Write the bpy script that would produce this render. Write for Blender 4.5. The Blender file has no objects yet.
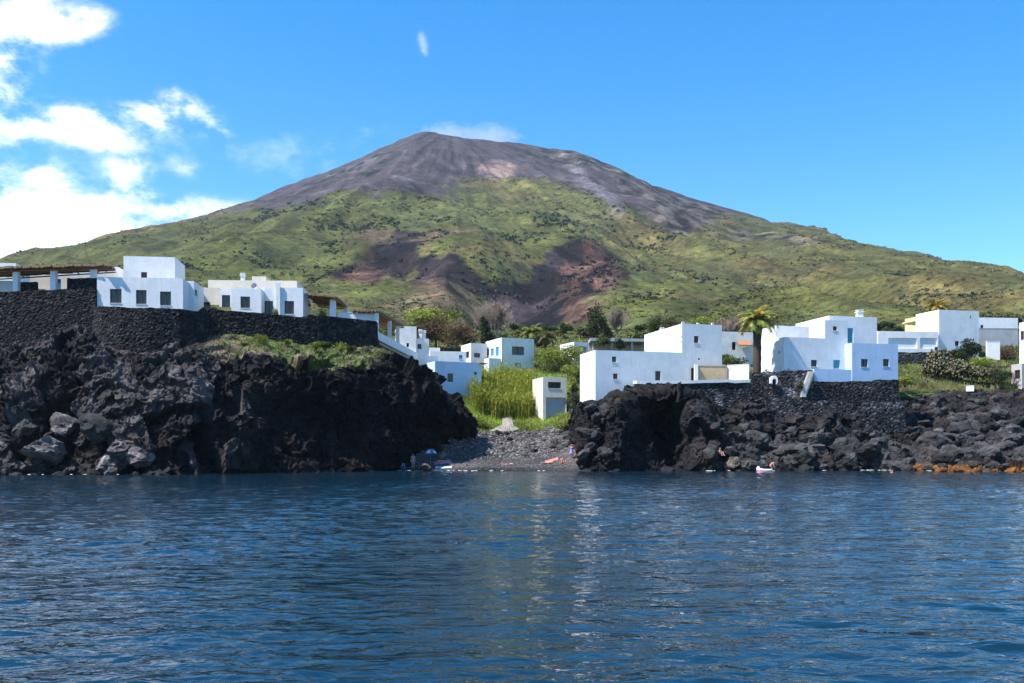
import bpy, math, random
import numpy as np
from mathutils import Vector, Matrix, Euler

random.seed(7)
RNG = np.random.default_rng(11)
SC = bpy.context.scene
COL = SC.collection
F, HY, CX, CH = 950.0, 450.0, 512.0, 2.5      # focal length (px), horizon row, centre column, eye height


def X(px, D):
    return (px - CX) * D / F


def Z(py, D):
    return CH + (HY - py) * D / F


# ------------------------------------------------------------------ noise
def _hash(ix, iy, iz, seed=0):
    h = (ix.astype(np.int64) * 374761393 + iy.astype(np.int64) * 668265263 + iz.astype(np.int64) * 2147483647 + seed * 974711) & 0xFFFFFFFF
    h = ((h ^ (h >> 13)) * 1274126177) & 0xFFFFFFFF
    h = ((h ^ (h >> 16)) * 2246822519) & 0xFFFFFFFF
    h = h ^ (h >> 15)
    return (h & 0xFFFFFF).astype(np.float64) / float(0xFFFFFF)


def vnoise(p, seed=0):
    i = np.floor(p)
    f = p - i
    f = f * f * f * (f * (f * 6 - 15) + 10)
    ix, iy, iz = i[..., 0], i[..., 1], i[..., 2]
    r = 0
    for dx in (0, 1):
        wx = f[..., 0] if dx else 1 - f[..., 0]
        for dy in (0, 1):
            wy = f[..., 1] if dy else 1 - f[..., 1]
            for dz in (0, 1):
                wz = f[..., 2] if dz else 1 - f[..., 2]
                r = r + wx * wy * wz * _hash(ix + dx, iy + dy, iz + dz, seed)
    return r * 2 - 1


def fbm(p, octv=4, seed=0, gain=0.5, lac=2.03):
    a, r, t = 1.0, 0, 0
    for o in range(octv):
        r = r + a * vnoise(p, seed + o * 17)
        t += a
        a *= gain
        p = p * lac + 3.7
    return r / t


def ridged(p, octv=4, seed=0, gain=0.5):
    a, r, t = 1.0, 0, 0
    for o in range(octv):
        r = r + a * (1 - np.abs(vnoise(p, seed + o * 31)) * 2)
        t += a
        a *= gain
        p = p * 2.1 + 1.3
    return r / t


def cells(p, seed=0):
    """nearest-cell noise: distance, random offset per cell, tilted facet value"""
    i = np.floor(p)
    best = np.full(p.shape[:-1], 1e9)
    off = np.zeros(p.shape[:-1])
    tilt = np.zeros(p.shape[:-1])
    for dx in (-1, 0, 1):
        for dy in (-1, 0, 1):
            for dz in (-1, 0, 1):
                cx, cy, cz = i[..., 0] + dx, i[..., 1] + dy, i[..., 2] + dz
                d0 = p[..., 0] - (cx + _hash(cx, cy, cz, seed))
                d1 = p[..., 1] - (cy + _hash(cx, cy, cz, seed + 1))
                d2 = p[..., 2] - (cz + _hash(cx, cy, cz, seed + 2))
                d = d0 * d0 + d1 * d1 + d2 * d2
                m = d < best
                best = np.where(m, d, best)
                off = np.where(m, _hash(cx, cy, cz, seed + 3) * 2 - 1, off)
                t = d0 * (_hash(cx, cy, cz, seed + 4) * 2 - 1) + d1 * (_hash(cx, cy, cz, seed + 5) * 2 - 1) + d2 * (_hash(cx, cy, cz, seed + 6) * 2 - 1)
                tilt = np.where(m, t, tilt)
    return np.sqrt(best), off, tilt


def sstep(a, b, x):
    t = np.clip((x - a) / (b - a), 0, 1)
    return t * t * (3 - 2 * t)


# ------------------------------------------------------------------ mesh helpers
def np_mesh(name, v, f, mat, col=None, smooth=True, parent=None, link=True):
    v = np.asarray(v, np.float32).reshape(-1, 3)
    f = np.asarray(f, np.int32)
    k = f.shape[1]
    me = bpy.data.meshes.new(name)
    me.vertices.add(len(v))
    me.vertices.foreach_set('co', v.ravel())
    me.loops.add(f.size)
    me.loops.foreach_set('vertex_index', f.ravel())
    me.polygons.add(len(f))
    me.polygons.foreach_set('loop_start', np.arange(0, f.size, k, dtype=np.int32))
    me.polygons.foreach_set('use_smooth', np.full(len(f), smooth, dtype=bool))
    me.update(calc_edges=True)
    if col is not None:
        c = np.ones((len(v), 4), np.float32)
        c[:, :3] = col
        at = me.attributes.new('col', 'FLOAT_COLOR', 'POINT')
        at.data.foreach_set('color', c.ravel())
    if mat is not None:
        me.materials.append(mat)
    o = bpy.data.objects.new(name, me)
    if link:
        COL.objects.link(o)
    if parent is not None:
        o.parent = parent
    return o


def grid_faces(nr, nc):
    a = (np.arange(nr - 1)[:, None] * nc + np.arange(nc - 1)[None, :]).ravel()
    return np.stack([a, a + 1, a + nc + 1, a + nc], 1)


class MB:
    """collects quads/boxes/tubes, builds one mesh object"""
    def __init__(s):
        s.v, s.f = [], []

    def poly(s, pts):
        n = len(s.v)
        s.v += [tuple(p) for p in pts]
        s.f.append(tuple(range(n, n + len(pts))))

    def hexa(s, b, t):
        """b, t: four bottom and four top corners, counter-clockwise from above"""
        n = len(s.v)
        s.v += [tuple(p) for p in b] + [tuple(p) for p in t]
        s.f += [(n + 3, n + 2, n + 1, n), (n + 4, n + 5, n + 6, n + 7)]
        for i in range(4):
            j = (i + 1) % 4
            s.f.append((n + i, n + j, n + 4 + j, n + 4 + i))

    def box(s, c, size, rz=0.0):
        x, y, z = size[0] / 2, size[1] / 2, size[2] / 2
        cs, sn = math.cos(rz), math.sin(rz)
        def q(a, b, h):
            return (c[0] + a * cs - b * sn, c[1] + a * sn + b * cs, c[2] + h)
        s.hexa([q(-x, -y, -z), q(x, -y, -z), q(x, y, -z), q(-x, y, -z)], [q(-x, -y, z), q(x, -y, z), q(x, y, z), q(-x, y, z)])

    def tube(s, pts, rad, n=8, cap=True):
        base = len(s.v)
        pts = [Vector(p) for p in pts]
        for i, p in enumerate(pts):
            d = (pts[min(i + 1, len(pts) - 1)] - pts[max(i - 1, 0)]).normalized()
            a = d.cross(Vector((0.31, 0.9, 0.17))).normalized()
            b = d.cross(a)
            r = rad[i] if hasattr(rad, '__len__') else rad
            for k in range(n):
                t = 2 * math.pi * k / n
                s.v.append(tuple(p + a * (math.cos(t) * r) + b * (math.sin(t) * r)))
        for i in range(len(pts) - 1):
            for k in range(n):
                k2 = (k + 1) % n
                s.f.append((base + i * n + k, base + i * n + k2, base + (i + 1) * n + k2, base + (i + 1) * n + k))
        if cap:
            s.f.append(tuple(base + k for k in range(n))[::-1])
            s.f.append(tuple(base + (len(pts) - 1) * n + k for k in range(n)))

    def build(s, name, mat, parent=None, smooth=False):
        me = bpy.data.meshes.new(name)
        me.from_pydata(s.v, [], s.f)
        if smooth:
            me.polygons.foreach_set('use_smooth', np.full(len(me.polygons), True))
        me.materials.append(mat)
        o = bpy.data.objects.new(name, me)
        COL.objects.link(o)
        if parent is not None:
            o.parent = parent
        return o


def tag(o, label=None, cat=None, group=None, kind=None):
    if label:
        o['label'] = label
    if cat:
        o['category'] = cat
    if group:
        o['group'] = group
    if kind:
        o['kind'] = kind
    return o


def empty(name, loc, label, cat, group=None):
    o = bpy.data.objects.new(name, None)
    o.empty_display_size = 0.2
    COL.objects.link(o)
    o.location = loc
    return tag(o, label, cat, group)


def keep_world(o, root):
    """mesh was built in world coordinates: hang it under root without moving it"""
    o.parent = root
    o.matrix_parent_inverse = Matrix.Translation(root.location).inverted()
    return o


# ------------------------------------------------------------------ materials
class NT:
    def __init__(s, name):
        s.m = bpy.data.materials.new(name)
        s.m.use_nodes = True
        s.t = s.m.node_tree
        s.b = s.t.nodes['Principled BSDF']

    def n(s, typ, **kw):
        nd = s.t.nodes.new(typ)
        for k, v in kw.items():
            if k in nd.inputs.keys():
                nd.inputs[k].default_value = v
            else:
                setattr(nd, k, v)
        return nd

    def l(s, a, b):
        s.t.links.new(a, b)

    def pos(s):
        if not hasattr(s, '_g'):
            s._g = s.n('ShaderNodeNewGeometry')
        return s._g.outputs['Position']

    def noise(s, scale, detail=4, rough=0.6, vec=None, dist=0.0):
        nd = s.n('ShaderNodeTexNoise', Scale=scale, Detail=detail, Roughness=rough, Distortion=dist)
        s.l(vec if vec is not None else s.pos(), nd.inputs['Vector'])
        return nd.outputs['Fac']

    def ramp(s, fac, stops):
        r = s.n('ShaderNodeValToRGB')
        e = r.color_ramp.elements
        while len(e) < len(stops):
            e.new(0.5)
        for el, (p, c) in zip(e, stops):
            el.position = p
            el.color = (c[0], c[1], c[2], 1) if hasattr(c, '__len__') else (c, c, c, 1)
        s.l(fac, r.inputs['Fac'])
        return r.outputs['Color']

    def mul(s, a, b, fac=1.0, mode='MULTIPLY'):
        m = s.n('ShaderNodeMix', data_type='RGBA', blend_type=mode)
        m.inputs[0].default_value = fac
        for sock, v in ((m.inputs[6], a), (m.inputs[7], b)):
            if hasattr(v, 'is_linked'):
                s.l(v, sock)
            else:
                sock.default_value = (v[0], v[1], v[2], 1)
        return m.outputs[2]

    def attr(s, name='col'):
        return s.n('ShaderNodeAttribute', attribute_name=name).outputs['Color']

    def base(s, c):
        if hasattr(c, 'is_linked'):
            s.l(c, s.b.inputs['Base Color'])
        else:
            s.b.inputs['Base Color'].default_value = (c[0], c[1], c[2], 1)

    def bump(s, h, strength=0.5, dist=0.1):
        b = s.n('ShaderNodeBump', Strength=strength, Distance=dist)
        s.l(h, b.inputs['Height'])
        s.l(b.outputs['Normal'], s.b.inputs['Normal'])

    def rough(s, v):
        s.b.inputs['Roughness'].default_value = v
        return s

    def spec(s, v):
        s.b.inputs['Specular IOR Level'].default_value = v
        return s


def m_plaster(name, c, dirt=0.12):
    t = NT(name)
    n1 = t.noise(0.7, 5, 0.65)
    k = t.ramp(n1, [(0.3, 1 - dirt), (0.6, 1.0)])
    n2 = t.noise(5.0, 3, 0.6)
    k2 = t.ramp(n2, [(0.25, 0.93), (0.6, 1.0)])
    mp = t.n('ShaderNodeMapping')
    mp.inputs['Scale'].default_value = (2.2, 2.2, .16)
    t.l(t.pos(), mp.inputs['Vector'])
    k3 = t.ramp(t.noise(1.0, 5, 0.7, mp.outputs[0]), [(0.28, 0.88), (0.45, 0.98), (0.6, 1.0)])
    t.base(t.mul(t.mul(t.mul(k, c), k2), k3))
    t.rough(0.9).spec(0.2)
    t.bump(t.noise(9, 5, 0.7), 0.25, 0.05)
    return t.m


def m_plain(name, c, rough=0.7, var=0.2, scale=3.0, spec=0.3):
    t = NT(name)
    k = t.ramp(t.noise(scale, 4, 0.6), [(0.3, 1 - var), (0.7, 1.0)])
    t.base(t.mul(k, c))
    t.rough(rough).spec(spec)
    return t.m


def m_leaf(name, var=0.25):
    t = NT(name)
    k = t.ramp(t.noise(1.2, 3, 0.6), [(0.3, 1 - var), (0.7, 1.1)])
    t.base(t.mul(k, t.attr()))
    t.rough(0.7).spec(0.25)
    out = t.t.nodes['Material Output']
    tr = t.n('ShaderNodeBsdfTranslucent')
    t.l(t.mul(t.attr(), (1.0, 1.05, 0.6)), tr.inputs['Color'])
    mx = t.n('ShaderNodeMixShader')
    mx.inputs[0].default_value = 0.3
    t.l(t.b.outputs[0], mx.inputs[1])
    t.l(tr.outputs[0], mx.inputs[2])
    t.l(mx.outputs[0], out.inputs['Surface'])
    return t.m


M = {}
M['white'] = m_plaster('white_plaster', (0.82, 0.82, 0.82))
M['white_old'] = m_plaster('weathered_white_plaster', (0.80, 0.78, 0.74), 0.2)
M['cream'] = m_plaster('cream_plaster', (0.78, 0.70, 0.58), 0.15)
M['pale_blue'] = m_plaster('pale_blue_plaster', (0.52, 0.66, 0.84), 0.1)
M['yellow'] = m_plaster('yellow_plaster', (0.80, 0.66, 0.34), 0.15)
M['ochre'] = m_plaster('ochre_and_bounce_light', (0.72, 0.50, 0.30), 0.2)  # roof colour, and orange bounced light painted onto the courtyard wall
M['grey'] = m_plaster('grey_render', (0.42, 0.43, 0.45), 0.2)
M['roof'] = m_plain('flat_roof', (0.55, 0.53, 0.50), 0.9, 0.25, 1.0)
M['brown'] = m_plain('brown_wood', (0.10, 0.05, 0.035), 0.6, 0.3, 6)
M['darkred'] = m_plain('dark_red_wood', (0.16, 0.035, 0.04), 0.6, 0.3, 6)
M['teal'] = m_plain('teal_paint', (0.04, 0.33, 0.45), 0.5, 0.2, 4)
M['blue'] = m_plain('blue_paint', (0.06, 0.28, 0.52), 0.5, 0.2, 4)
M['whitewood'] = m_plain('white_wood', (0.75, 0.75, 0.74), 0.5, 0.1, 4)
M['dark'] = m_plain('dark_interior', (0.015, 0.014, 0.014), 0.9, 0.3, 2)
M['metal'] = m_plain('grey_metal', (0.35, 0.36, 0.38), 0.4, 0.2, 4)
M['terracotta'] = m_plain('terracotta', (0.42, 0.20, 0.10), 0.8, 0.35, 3)
M['concrete'] = m_plain('concrete', (0.50, 0.47, 0.43), 0.9, 0.3, 1.2)
M['slab'] = m_plain('pale_concrete', (0.28, 0.255, 0.22), 0.9, 0.3, 1.2)
M['bark'] = m_plain('bark', (0.10, 0.075, 0.055), 0.95, 0.45, 5)
M['twig'] = m_plain('bare_twigs', (0.33, 0.26, 0.22), 0.95, 0.35, 2)
M['palmbark'] = m_plain('palm_bark', (0.085, 0.06, 0.045), 0.95, 0.5, 5)
M['leaf'] = m_leaf('leaves')
M['skin'] = m_plain('skin', (0.50, 0.27, 0.19), 0.5, 0.1, 8)
M['hair'] = m_plain('dark_hair', (0.03, 0.02, 0.015), 0.6, 0.3, 30)
M['lilac'] = m_plain('lilac_cloth', (0.30, 0.24, 0.55), 0.8, 0.15, 8)
M['navy'] = m_plain('navy_cloth', (0.03, 0.05, 0.14), 0.8, 0.15, 8)
M['coral'] = m_plain('coral_cloth', (0.68, 0.20, 0.17), 0.8, 0.15, 8)
M['pink'] = m_plain('pink_cloth', (0.75, 0.30, 0.36), 0.8, 0.15, 8)
M['sky_towel'] = m_plain('light_blue_towel', (0.50, 0.72, 0.80), 0.9, 0.15, 8)
M['parasol'] = m_plain('blue_parasol_cloth', (0.07, 0.16, 0.50), 0.8, 0.1, 3)
M['parasol_white'] = m_plain('white_parasol_cloth', (0.72, 0.76, 0.82), 0.8, 0.1, 3)
M['float_white'] = m_plain('white_vinyl', (0.75, 0.76, 0.78), 0.35, 0.05, 3)
M['float_pink'] = m_plain('pink_vinyl', (0.75, 0.22, 0.42), 0.35, 0.05, 3)
M['foam'] = m_plain('sea_foam', (0.8, 0.82, 0.82), 0.8, 0.1, 5)


def m_glass():
    t = NT('window_glass')
    t.base((0.02, 0.025, 0.03))
    t.rough(0.08).spec(0.5)
    return t.m


M['glass'] = m_glass()


def m_cane():
    t = NT('cane_matting')
    w = t.n('ShaderNodeTexWave', Scale=3.5, Distortion=2.0, Detail=3.0)
    t.l(t.pos(), w.inputs['Vector'])
    t.base(t.mul(t.ramp(w.outputs['Fac'], [(0.1, 0.55), (0.8, 1.1)]), (0.36, 0.23, 0.12)))
    t.rough(0.9)
    t.bump(w.outputs['Fac'], 0.6, 0.05)
    return t.m


M['cane'] = m_cane()


def m_rock(name, tint=(1, 1, 1)):
    t = NT(name)
    v = t.n('ShaderNodeTexVoronoi', Scale=0.9)
    t.l(t.pos(), v.inputs['Vector'])
    k1 = t.ramp(t.noise(0.5, 7, 0.68), [(0.3, 0.45), (0.55, 1.0), (0.72, 1.7)])
    k2 = t.ramp(t.noise(4.5, 6, 0.7), [(0.3, 0.55), (0.62, 1.25)])
    k3 = t.ramp(v.outputs['Color'], [(0.2, 0.75), (0.8, 1.3)])
    t.base(t.mul(t.mul(t.mul(t.attr(), k1), k2), t.mul(k3, (.70, .68, .68))))
    t.rough(0.88).spec(0.25)
    t.bump(t.noise(3.5, 9, 0.75), 0.9, 0.25)
    return t.m


M['lava'] = m_rock('lava_rock')


def m_masonry():
    t = NT('lava_masonry')
    v = t.n('ShaderNodeTexVoronoi', Scale=2.6)
    t.l(t.pos(), v.inputs['Vector'])
    k = t.ramp(v.outputs['Color'], [(0.1, 0.4), (0.5, 0.9), (0.9, 1.9)])
    edge = t.n('ShaderNodeTexVoronoi', Scale=2.6, feature='DISTANCE_TO_EDGE')
    t.l(t.pos(), edge.inputs['Vector'])
    e = t.ramp(edge.outputs['Distance'], [(0.0, 0.35), (0.08, 1.0)])
    t.base(t.mul(t.mul(t.mul(t.attr(), k), e), t.ramp(t.noise(0.5, 5, 0.6), [(0.3, 0.7), (0.7, 1.25)])))
    t.rough(0.92).spec(0.2)
    t.bump(edge.outputs['Distance'], 0.9, 0.25)
    return t.m


M['masonry'] = m_masonry()


def m_ground():
    t = NT('island_ground')
    k1 = t.ramp(t.noise(0.03, 8, 0.75), [(0.36, 0.6), (0.5, 1.0), (0.64, 1.3)])
    k2 = t.ramp(t.noise(0.16, 8, 0.8), [(0.38, 0.38), (0.5, 0.95), (0.63, 1.5)])
    k3 = t.ramp(t.noise(1.6, 5, 0.7), [(0.3, 0.7), (0.7, 1.2)])
    t.base(t.mul(t.mul(t.mul(t.attr(), k1), k2), k3))
    t.rough(0.95).spec(0.1)
    t.bump(t.noise(0.22, 8, 0.75), 0.7, 2.2)
    return t.m


M['ground'] = m_ground()


def m_stone_attr():
    t = NT('beach_stones')
    t.base(t.mul(t.attr(), t.ramp(t.noise(6, 4, 0.6), [(0.3, 0.7), (0.7, 1.2)])))
    t.rough(0.85).spec(0.25)
    return t.m


M['stones'] = m_stone_attr()


def m_water():
    t = NT('sea_water')
    mp = t.n('ShaderNodeMapping')
    mp.inputs['Scale'].default_value = (0.5, 1.0, 1.0)
    mp.inputs['Rotation'].default_value = (0, 0, 0.12)
    t.l(t.pos(), mp.inputs['Vector'])
    a = t.noise(3.2, 3, 0.55, mp.outputs[0], 0.6)
    b = t.noise(0.9, 2, 0.5, mp.outputs[0], 0.4)
    ad = t.n('ShaderNodeMath', operation='MULTIPLY_ADD')
    ad.inputs[1].default_value = 2.2
    t.l(b, ad.inputs[0])
    t.l(a, ad.inputs[2])
    t.bump(ad.outputs[0], 1.0, 0.045)
    t.base((0.0035, 0.019, 0.033))
    t.rough(0.04)
    t.b.inputs['IOR'].default_value = 1.333
    return t.m


M['water'] = m_water()

# ------------------------------------------------------------------ sun, sky, camera
TO_SUN = Vector((-0.52, -0.215, 0.82)).normalized()
sun_el = math.asin(TO_SUN.z)
sun_az = math.atan2(TO_SUN.x, TO_SUN.y)          # clockwise from +Y

ld = bpy.data.lights.new('sun', 'SUN')
ld.energy = 4.8
ld.angle = math.radians(0.5)
ld.color = (1.0, 0.955, 0.89)
so = bpy.data.objects.new('sun', ld)
COL.objects.link(so)
so.rotation_euler = TO_SUN.to_track_quat('Z', 'Y').to_euler()
so.location = (0, 0, 1500)

cam = bpy.data.cameras.new('camera')
cam.sensor_width = 36.0
cam.lens = 36.0 * F / 1024.0
cam.shift_y = (HY - 341.5) / 1024.0
cam.clip_start, cam.clip_end = 0.5, 30000
co = bpy.data.objects.new('camera', cam)
COL.objects.link(co)
co.location = (0, 0, CH)
co.rotation_euler = (math.pi / 2, 0, 0)
SC.camera = co

SKY_STRENGTH = 0.135


def build_world():
    w = bpy.data.worlds.new('World')
    SC.world = w
    w.use_nodes = True
    t = w.node_tree
    nd = t.nodes
    L = t.links.new
    bg = nd['Background']
    sky = nd.new('ShaderNodeTexSky')
    sky.sky_type = 'NISHITA'
    sky.sun_disc = False
    sky.sun_elevation = sun_el
    sky.sun_rotation = sun_az
    sky.altitude = 0
    sky.air_density = 1.0
    sky.dust_density = 0.0
    sky.ozone_density = 2.3
    hsv = nd.new('ShaderNodeHueSaturation')
    hsv.inputs['Saturation'].default_value = 1.46
    hsv.inputs['Value'].default_value = 0.95
    L(sky.outputs[0], hsv.inputs['Color'])

    def mth(op, a, b=None, c=None, clamp=False):
        m = nd.new('ShaderNodeMath')
        m.operation = op
        m.use_clamp = clamp
        for i, v in enumerate((a, b, c)):
            if v is None:
                continue
            if hasattr(v, 'is_linked'):
                L(v, m.inputs[i])
            else:
                m.inputs[i].default_value = v
        return m.outputs[0]

    tc = nd.new('ShaderNodeTexCoord')
    sep = nd.new('ShaderNodeSeparateXYZ')
    L(tc.outputs['Generated'], sep.inputs[0])
    x, y, z = sep.outputs
    az = mth('ARCTAN2', x, y)
    el = mth('ARCSINE', z)
    # cloud texture in direction space
    n1 = nd.new('ShaderNodeTexNoise')
    n1.inputs['Scale'].default_value = 13.0
    n1.inputs['Detail'].default_value = 9.0
    n1.inputs['Roughness'].default_value = 0.62
    n1.inputs['Distortion'].default_value = 0.35
    mp = nd.new('ShaderNodeMapping')
    mp.inputs['Scale'].default_value = (1, 1, 1.7)
    L(tc.outputs['Generated'], mp.inputs[0])
    L(mp.outputs[0], n1.inputs['Vector'])
    n2 = nd.new('ShaderNodeTexNoise')
    n2.inputs['Scale'].default_value = 34.0
    n2.inputs['Detail'].default_value = 7.0
    n2.inputs['Roughness'].default_value = 0.65
    L(mp.outputs[0], n2.inputs['Vector'])
    tex = mth('ADD', mth('MULTIPLY', mth('SUBTRACT', n1.outputs['Fac'], 0.5), 3.6), mth('MULTIPLY', mth('SUBTRACT', n2.outputs['Fac'], 0.5), 2.4))

    # clouds: azimuth / elevation of the centre, half widths (from where each stands in the sky), strength
    def ang(px, py):
        v = Vector(((px - CX) / F, 1, (HY - py) / F)).normalized()
        return math.atan2(v.x, v.y), math.asin(v.z)

    blobs = [  # px, py, half width px, half height px, weight
        (5, 10, 36, 20, .95), (55, 26, 34, 11, .8), (92, 16, 18, 9, .7), (8, 60, 24, 16, .55), (4, 92, 16, 9, .45),
        (20, 128, 34, 8, .85), (78, 122, 26, 12, 1.0), (105, 138, 30, 9, .8), (150, 116, 26, 11, 1.0), (172, 98, 12, 9, .8), (198, 110, 18, 9, .8), (216, 130, 12, 7, .6),
        (54, 176, 16, 9, .95), (128, 178, 20, 14, .9), (186, 168, 18, 7, .42), (176, 71, 9, 5, .42),
        (10, 240, 80, 26, 1.6), (110, 234, 90, 20, 1.4), (205, 214, 50, 11, 1.0), (110, 204, 30, 6, .5), (-110, 215, 60, 40, 1.3), (-90, 90, 50, 40, 1.0),
        (420, 38, 4, 8, .42), (425, 50, 4, 9, .42), (300, 160, 110, 22, .27), (400, 138, 70, 16, .22),
        (-420, 300, 300, 60, 1.5), (-300, 120, 160, 60, 1.1), (1500, 330, 300, 50, 1.0),
    ]
    total = None
    for px, py, hw, hh, wt in blobs:
        a, e = ang(px, py)
        da = mth('DIVIDE', mth('SUBTRACT', az, a), hw / F)
        de = mth('DIVIDE', mth('SUBTRACT', el, e), hh / F)
        r2 = mth('ADD', mth('MULTIPLY', da, da), mth('MULTIPLY', de, de))
        g = mth('MULTIPLY', mth('POWER', 2.718, mth('MULTIPLY', r2, -0.75)), wt)
        total = g if total is None else mth('ADD', total, g)
    dens = mth('ADD', total, mth('MULTIPLY', tex, mth('MINIMUM', mth('ADD', mth('MULTIPLY', total, 1.5), 0.06), 1.25)))
    mr = nd.new('ShaderNodeMapRange')
    mr.interpolation_type = 'SMOOTHSTEP'
    mr.inputs['From Min'].default_value = 0.12
    mr.inputs['From Max'].default_value = 1.75
    L(dens, mr.inputs['Value'])
    mask = mr.outputs[0]
    above = mth('MULTIPLY', mask, mth('GREATER_THAN', z, 0.0))
    mix = nd.new('ShaderNodeMix')
    mix.data_type = 'RGBA'
    L(above, mix.inputs[0])
    L(hsv.outputs[0], mix.inputs[6])
    mix.inputs[7].default_value = (CLOUD[0], CLOUD[1], CLOUD[2], 1)
    L(mix.outputs[2], bg.inputs['Color'])
    bg.inputs['Strength'].default_value = SKY_STRENGTH


CLOUD = (6.2, 6.35, 6.6)
build_world()

# ------------------------------------------------------------------ terrain
SKYLINE = [(-400, 362), (-200, 322), (-60, 290), (20, 268), (60, 258), (100, 246), (150, 232), (200, 218), (240, 204), (280, 188), (320, 174), (360, 158), (390, 145), (410, 136), (425, 131.5), (440, 134),
           (470, 139), (500, 142), (530, 145), (550, 149), (575, 151), (595, 159), (620, 169), (650, 184), (680, 194), (720, 206), (760, 217), (800, 229), (850, 241.5), (900, 254), (950, 265), (1000, 274),
           (1024, 278), (1150, 300), (1300, 335), (1500, 380)]
YR = 2600.0
_rx = np.array([X(p, YR) for p, q in SKYLINE])
_rz = np.array([Z(q, YR) for p, q in SKYLINE])

CTRL = [(-90, 112, 19), (-60, 113, 19), (-43, 113, 19), (-30, 119, 18.8), (-21, 123, 17.5), (-18.5, 135, 17.6), (-60, 150, 20), (-30, 150, 20), (-100, 160, 21), (-21, 160, 19.3), (-19, 146, 17.6),
        (-11, 119, 1.2), (-13, 112.4, 0), (-4, 112.4, 0), (4, 112.4, 0), (8, 113, .1), (-12, 115, .5), (-15, 112, -.8), (-16, 107, -2.5), (-15, 116, .2), (-18, 109, -2.5), (-12, 106, -2), (-4, 100, -2.5), (4, 100, -2.5), (8, 105, -2), (-4, 120, 1.5), (4, 120, 1.5), (-4, 128, 2.8), (4, 128, 2.8),
        (9, 125, 3.2), (-3, 137, 4.5), (4, 137, 4.7), (9, 132, 5.5), (-7.5, 137, 4.4), (-5, 143, 6.6), (3, 142, 6.6), (-6, 149, 10.4), (-10, 149, 11.4), (-15, 147, 14.6), (0, 150, 9.6), (5, 146, 8), (8, 143, 8),
        (3, 160, 13), (-2, 169, 16.6), (4, 169, 16.8), (-12, 163, 16), (-16, 175, 19), (12, 150, 12), (14, 165, 15.5), (12, 190, 21),
        (16, 121, 10.6), (24, 124, 11), (12, 126, 9.3), (14, 131, 10), (20, 137, 12), (30, 127, 11), (30, 142, 13.5), (37, 129, 11.3), (45, 131, 11.5), (40, 145, 14), (52, 137, 11.6), (60, 141, 12.2), (70, 145, 12.8),
        (64, 155, 16), (70, 165, 19), (85, 165, 19), (55, 160, 17.5), (45, 165, 18), (90, 146, 13), (120, 150, 14), (-60, 200, 27), (-20, 200, 24.5), (20, 200, 23.5), (60, 200, 25), (110, 200, 26),
        (-150, 250, 33), (-60, 250, 33), (0, 250, 32.5), (60, 250, 33), (150, 250, 33), (-400, 115, 12), (400, 150, 9), (-400, 320, 40), (400, 320, 40), (0, 320, 42), (-120, 320, 42), (120, 320, 42), (-200, 112, 17), (220, 150, 12)]
_cp = np.array(CTRL, float)
_d = np.sqrt(((_cp[:, None, :2] - _cp[None, :, :2]) ** 2).sum(-1))
_A = np.block([[_d, np.ones((len(_cp), 1)), _cp[:, :2] / 100], [np.ones((1, len(_cp))), np.zeros((1, 3))], [_cp[:, :2].T / 100, np.zeros((2, 3))]])
_w = np.linalg.solve(_A + 1e-9 * np.eye(len(_A)), np.concatenate([_cp[:, 2], np.zeros(3)]))
CUT = [(-400, 110), (-55, 110), (-46, 110), (-43, 109), (-39.5, 109.6), (-37.5, 112.6), (-33, 114.3), (-28.7, 115.9), (-24.4, 117.6), (-18.2, 120.9), (-17.2, 122.2), (-15.5, 121.5), (-14.8, 117.5)]
CUT_R = [(9.5, 118.5), (11, 119.5), (14, 120.5), (25, 121), (29, 122.4), (31, 123.4), (37, 124.7), (47, 127.5), (50, 131), (53, 137.5), (57, 140.5), (64, 141.5), (400, 142)]


GULLY = []


def far_z(x, y):
    t = (y - 300.0) / (YR - 300.0)
    R = np.interp(x, _rx, _rz)
    # crest keeps going down outside the interpolated range
    tt = np.clip(t, 0, 1)
    prof = tt ** 1.3
    zb = 39.0
    z = zb + (R - zb) * prof
    z = np.where(t > 1, R * (1 - (t - 1) * 1.4) - 2 * (t > 1), z)
    # gullies running down from the summit
    xp, yp = -180.0, 2800.0
    th = np.arctan2(x - xp, yp - y)
    rr = np.hypot(x - xp, yp - y)
    P3 = np.stack([th * 9, rr / 900.0, np.zeros_like(th)], -1)
    g = ridged(P3, 4, 5) - 0.2
    P4 = np.stack([x / 260.0, y / 260.0, np.zeros_like(x)], -1)
    P5 = np.stack([x / 45.0, y / 45.0, np.zeros_like(x)], -1)
    fade = np.clip(np.sin(np.pi * np.clip(t, 0, 1)) * 1.6, 0, 1) * np.clip((R - 330) / 450, .12, 1)
    z = z + fade * (g * 26 * np.clip(rr / 1500, .25, 1) + fbm(P4, 4, 9) * 26) + fbm(P5, 4, 21) * (2.0 + 3.5 * np.clip(t * 2, 0, 1)) * np.clip(t * 8 + .15, 0, 1)
    for pts, dep, wid in GULLY:
        d = np.full(x.shape, 1e9)
        for a, b in zip(pts[:-1], pts[1:]):
            ex, ey = b[0] - a[0], b[1] - a[1]
            q = np.clip(((x - a[0]) * ex + (y - a[1]) * ey) / (ex * ex + ey * ey), 0, 1)
            d = np.minimum(d, np.hypot(x - a[0] - q * ex, y - a[1] - q * ey))
        z = z - dep * np.exp(-(d / wid) ** 2) * (1 + .5 * fbm(P5, 3, 55))
    return z


def near_z(x, y):
    out = _w[-3] + x / 100 * _w[-2] + y / 100 * _w[-1]
    for i in range(len(_cp)):
        out = out + _w[i] * np.hypot(x - _cp[i, 0], y - _cp[i, 1])
    return out


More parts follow.
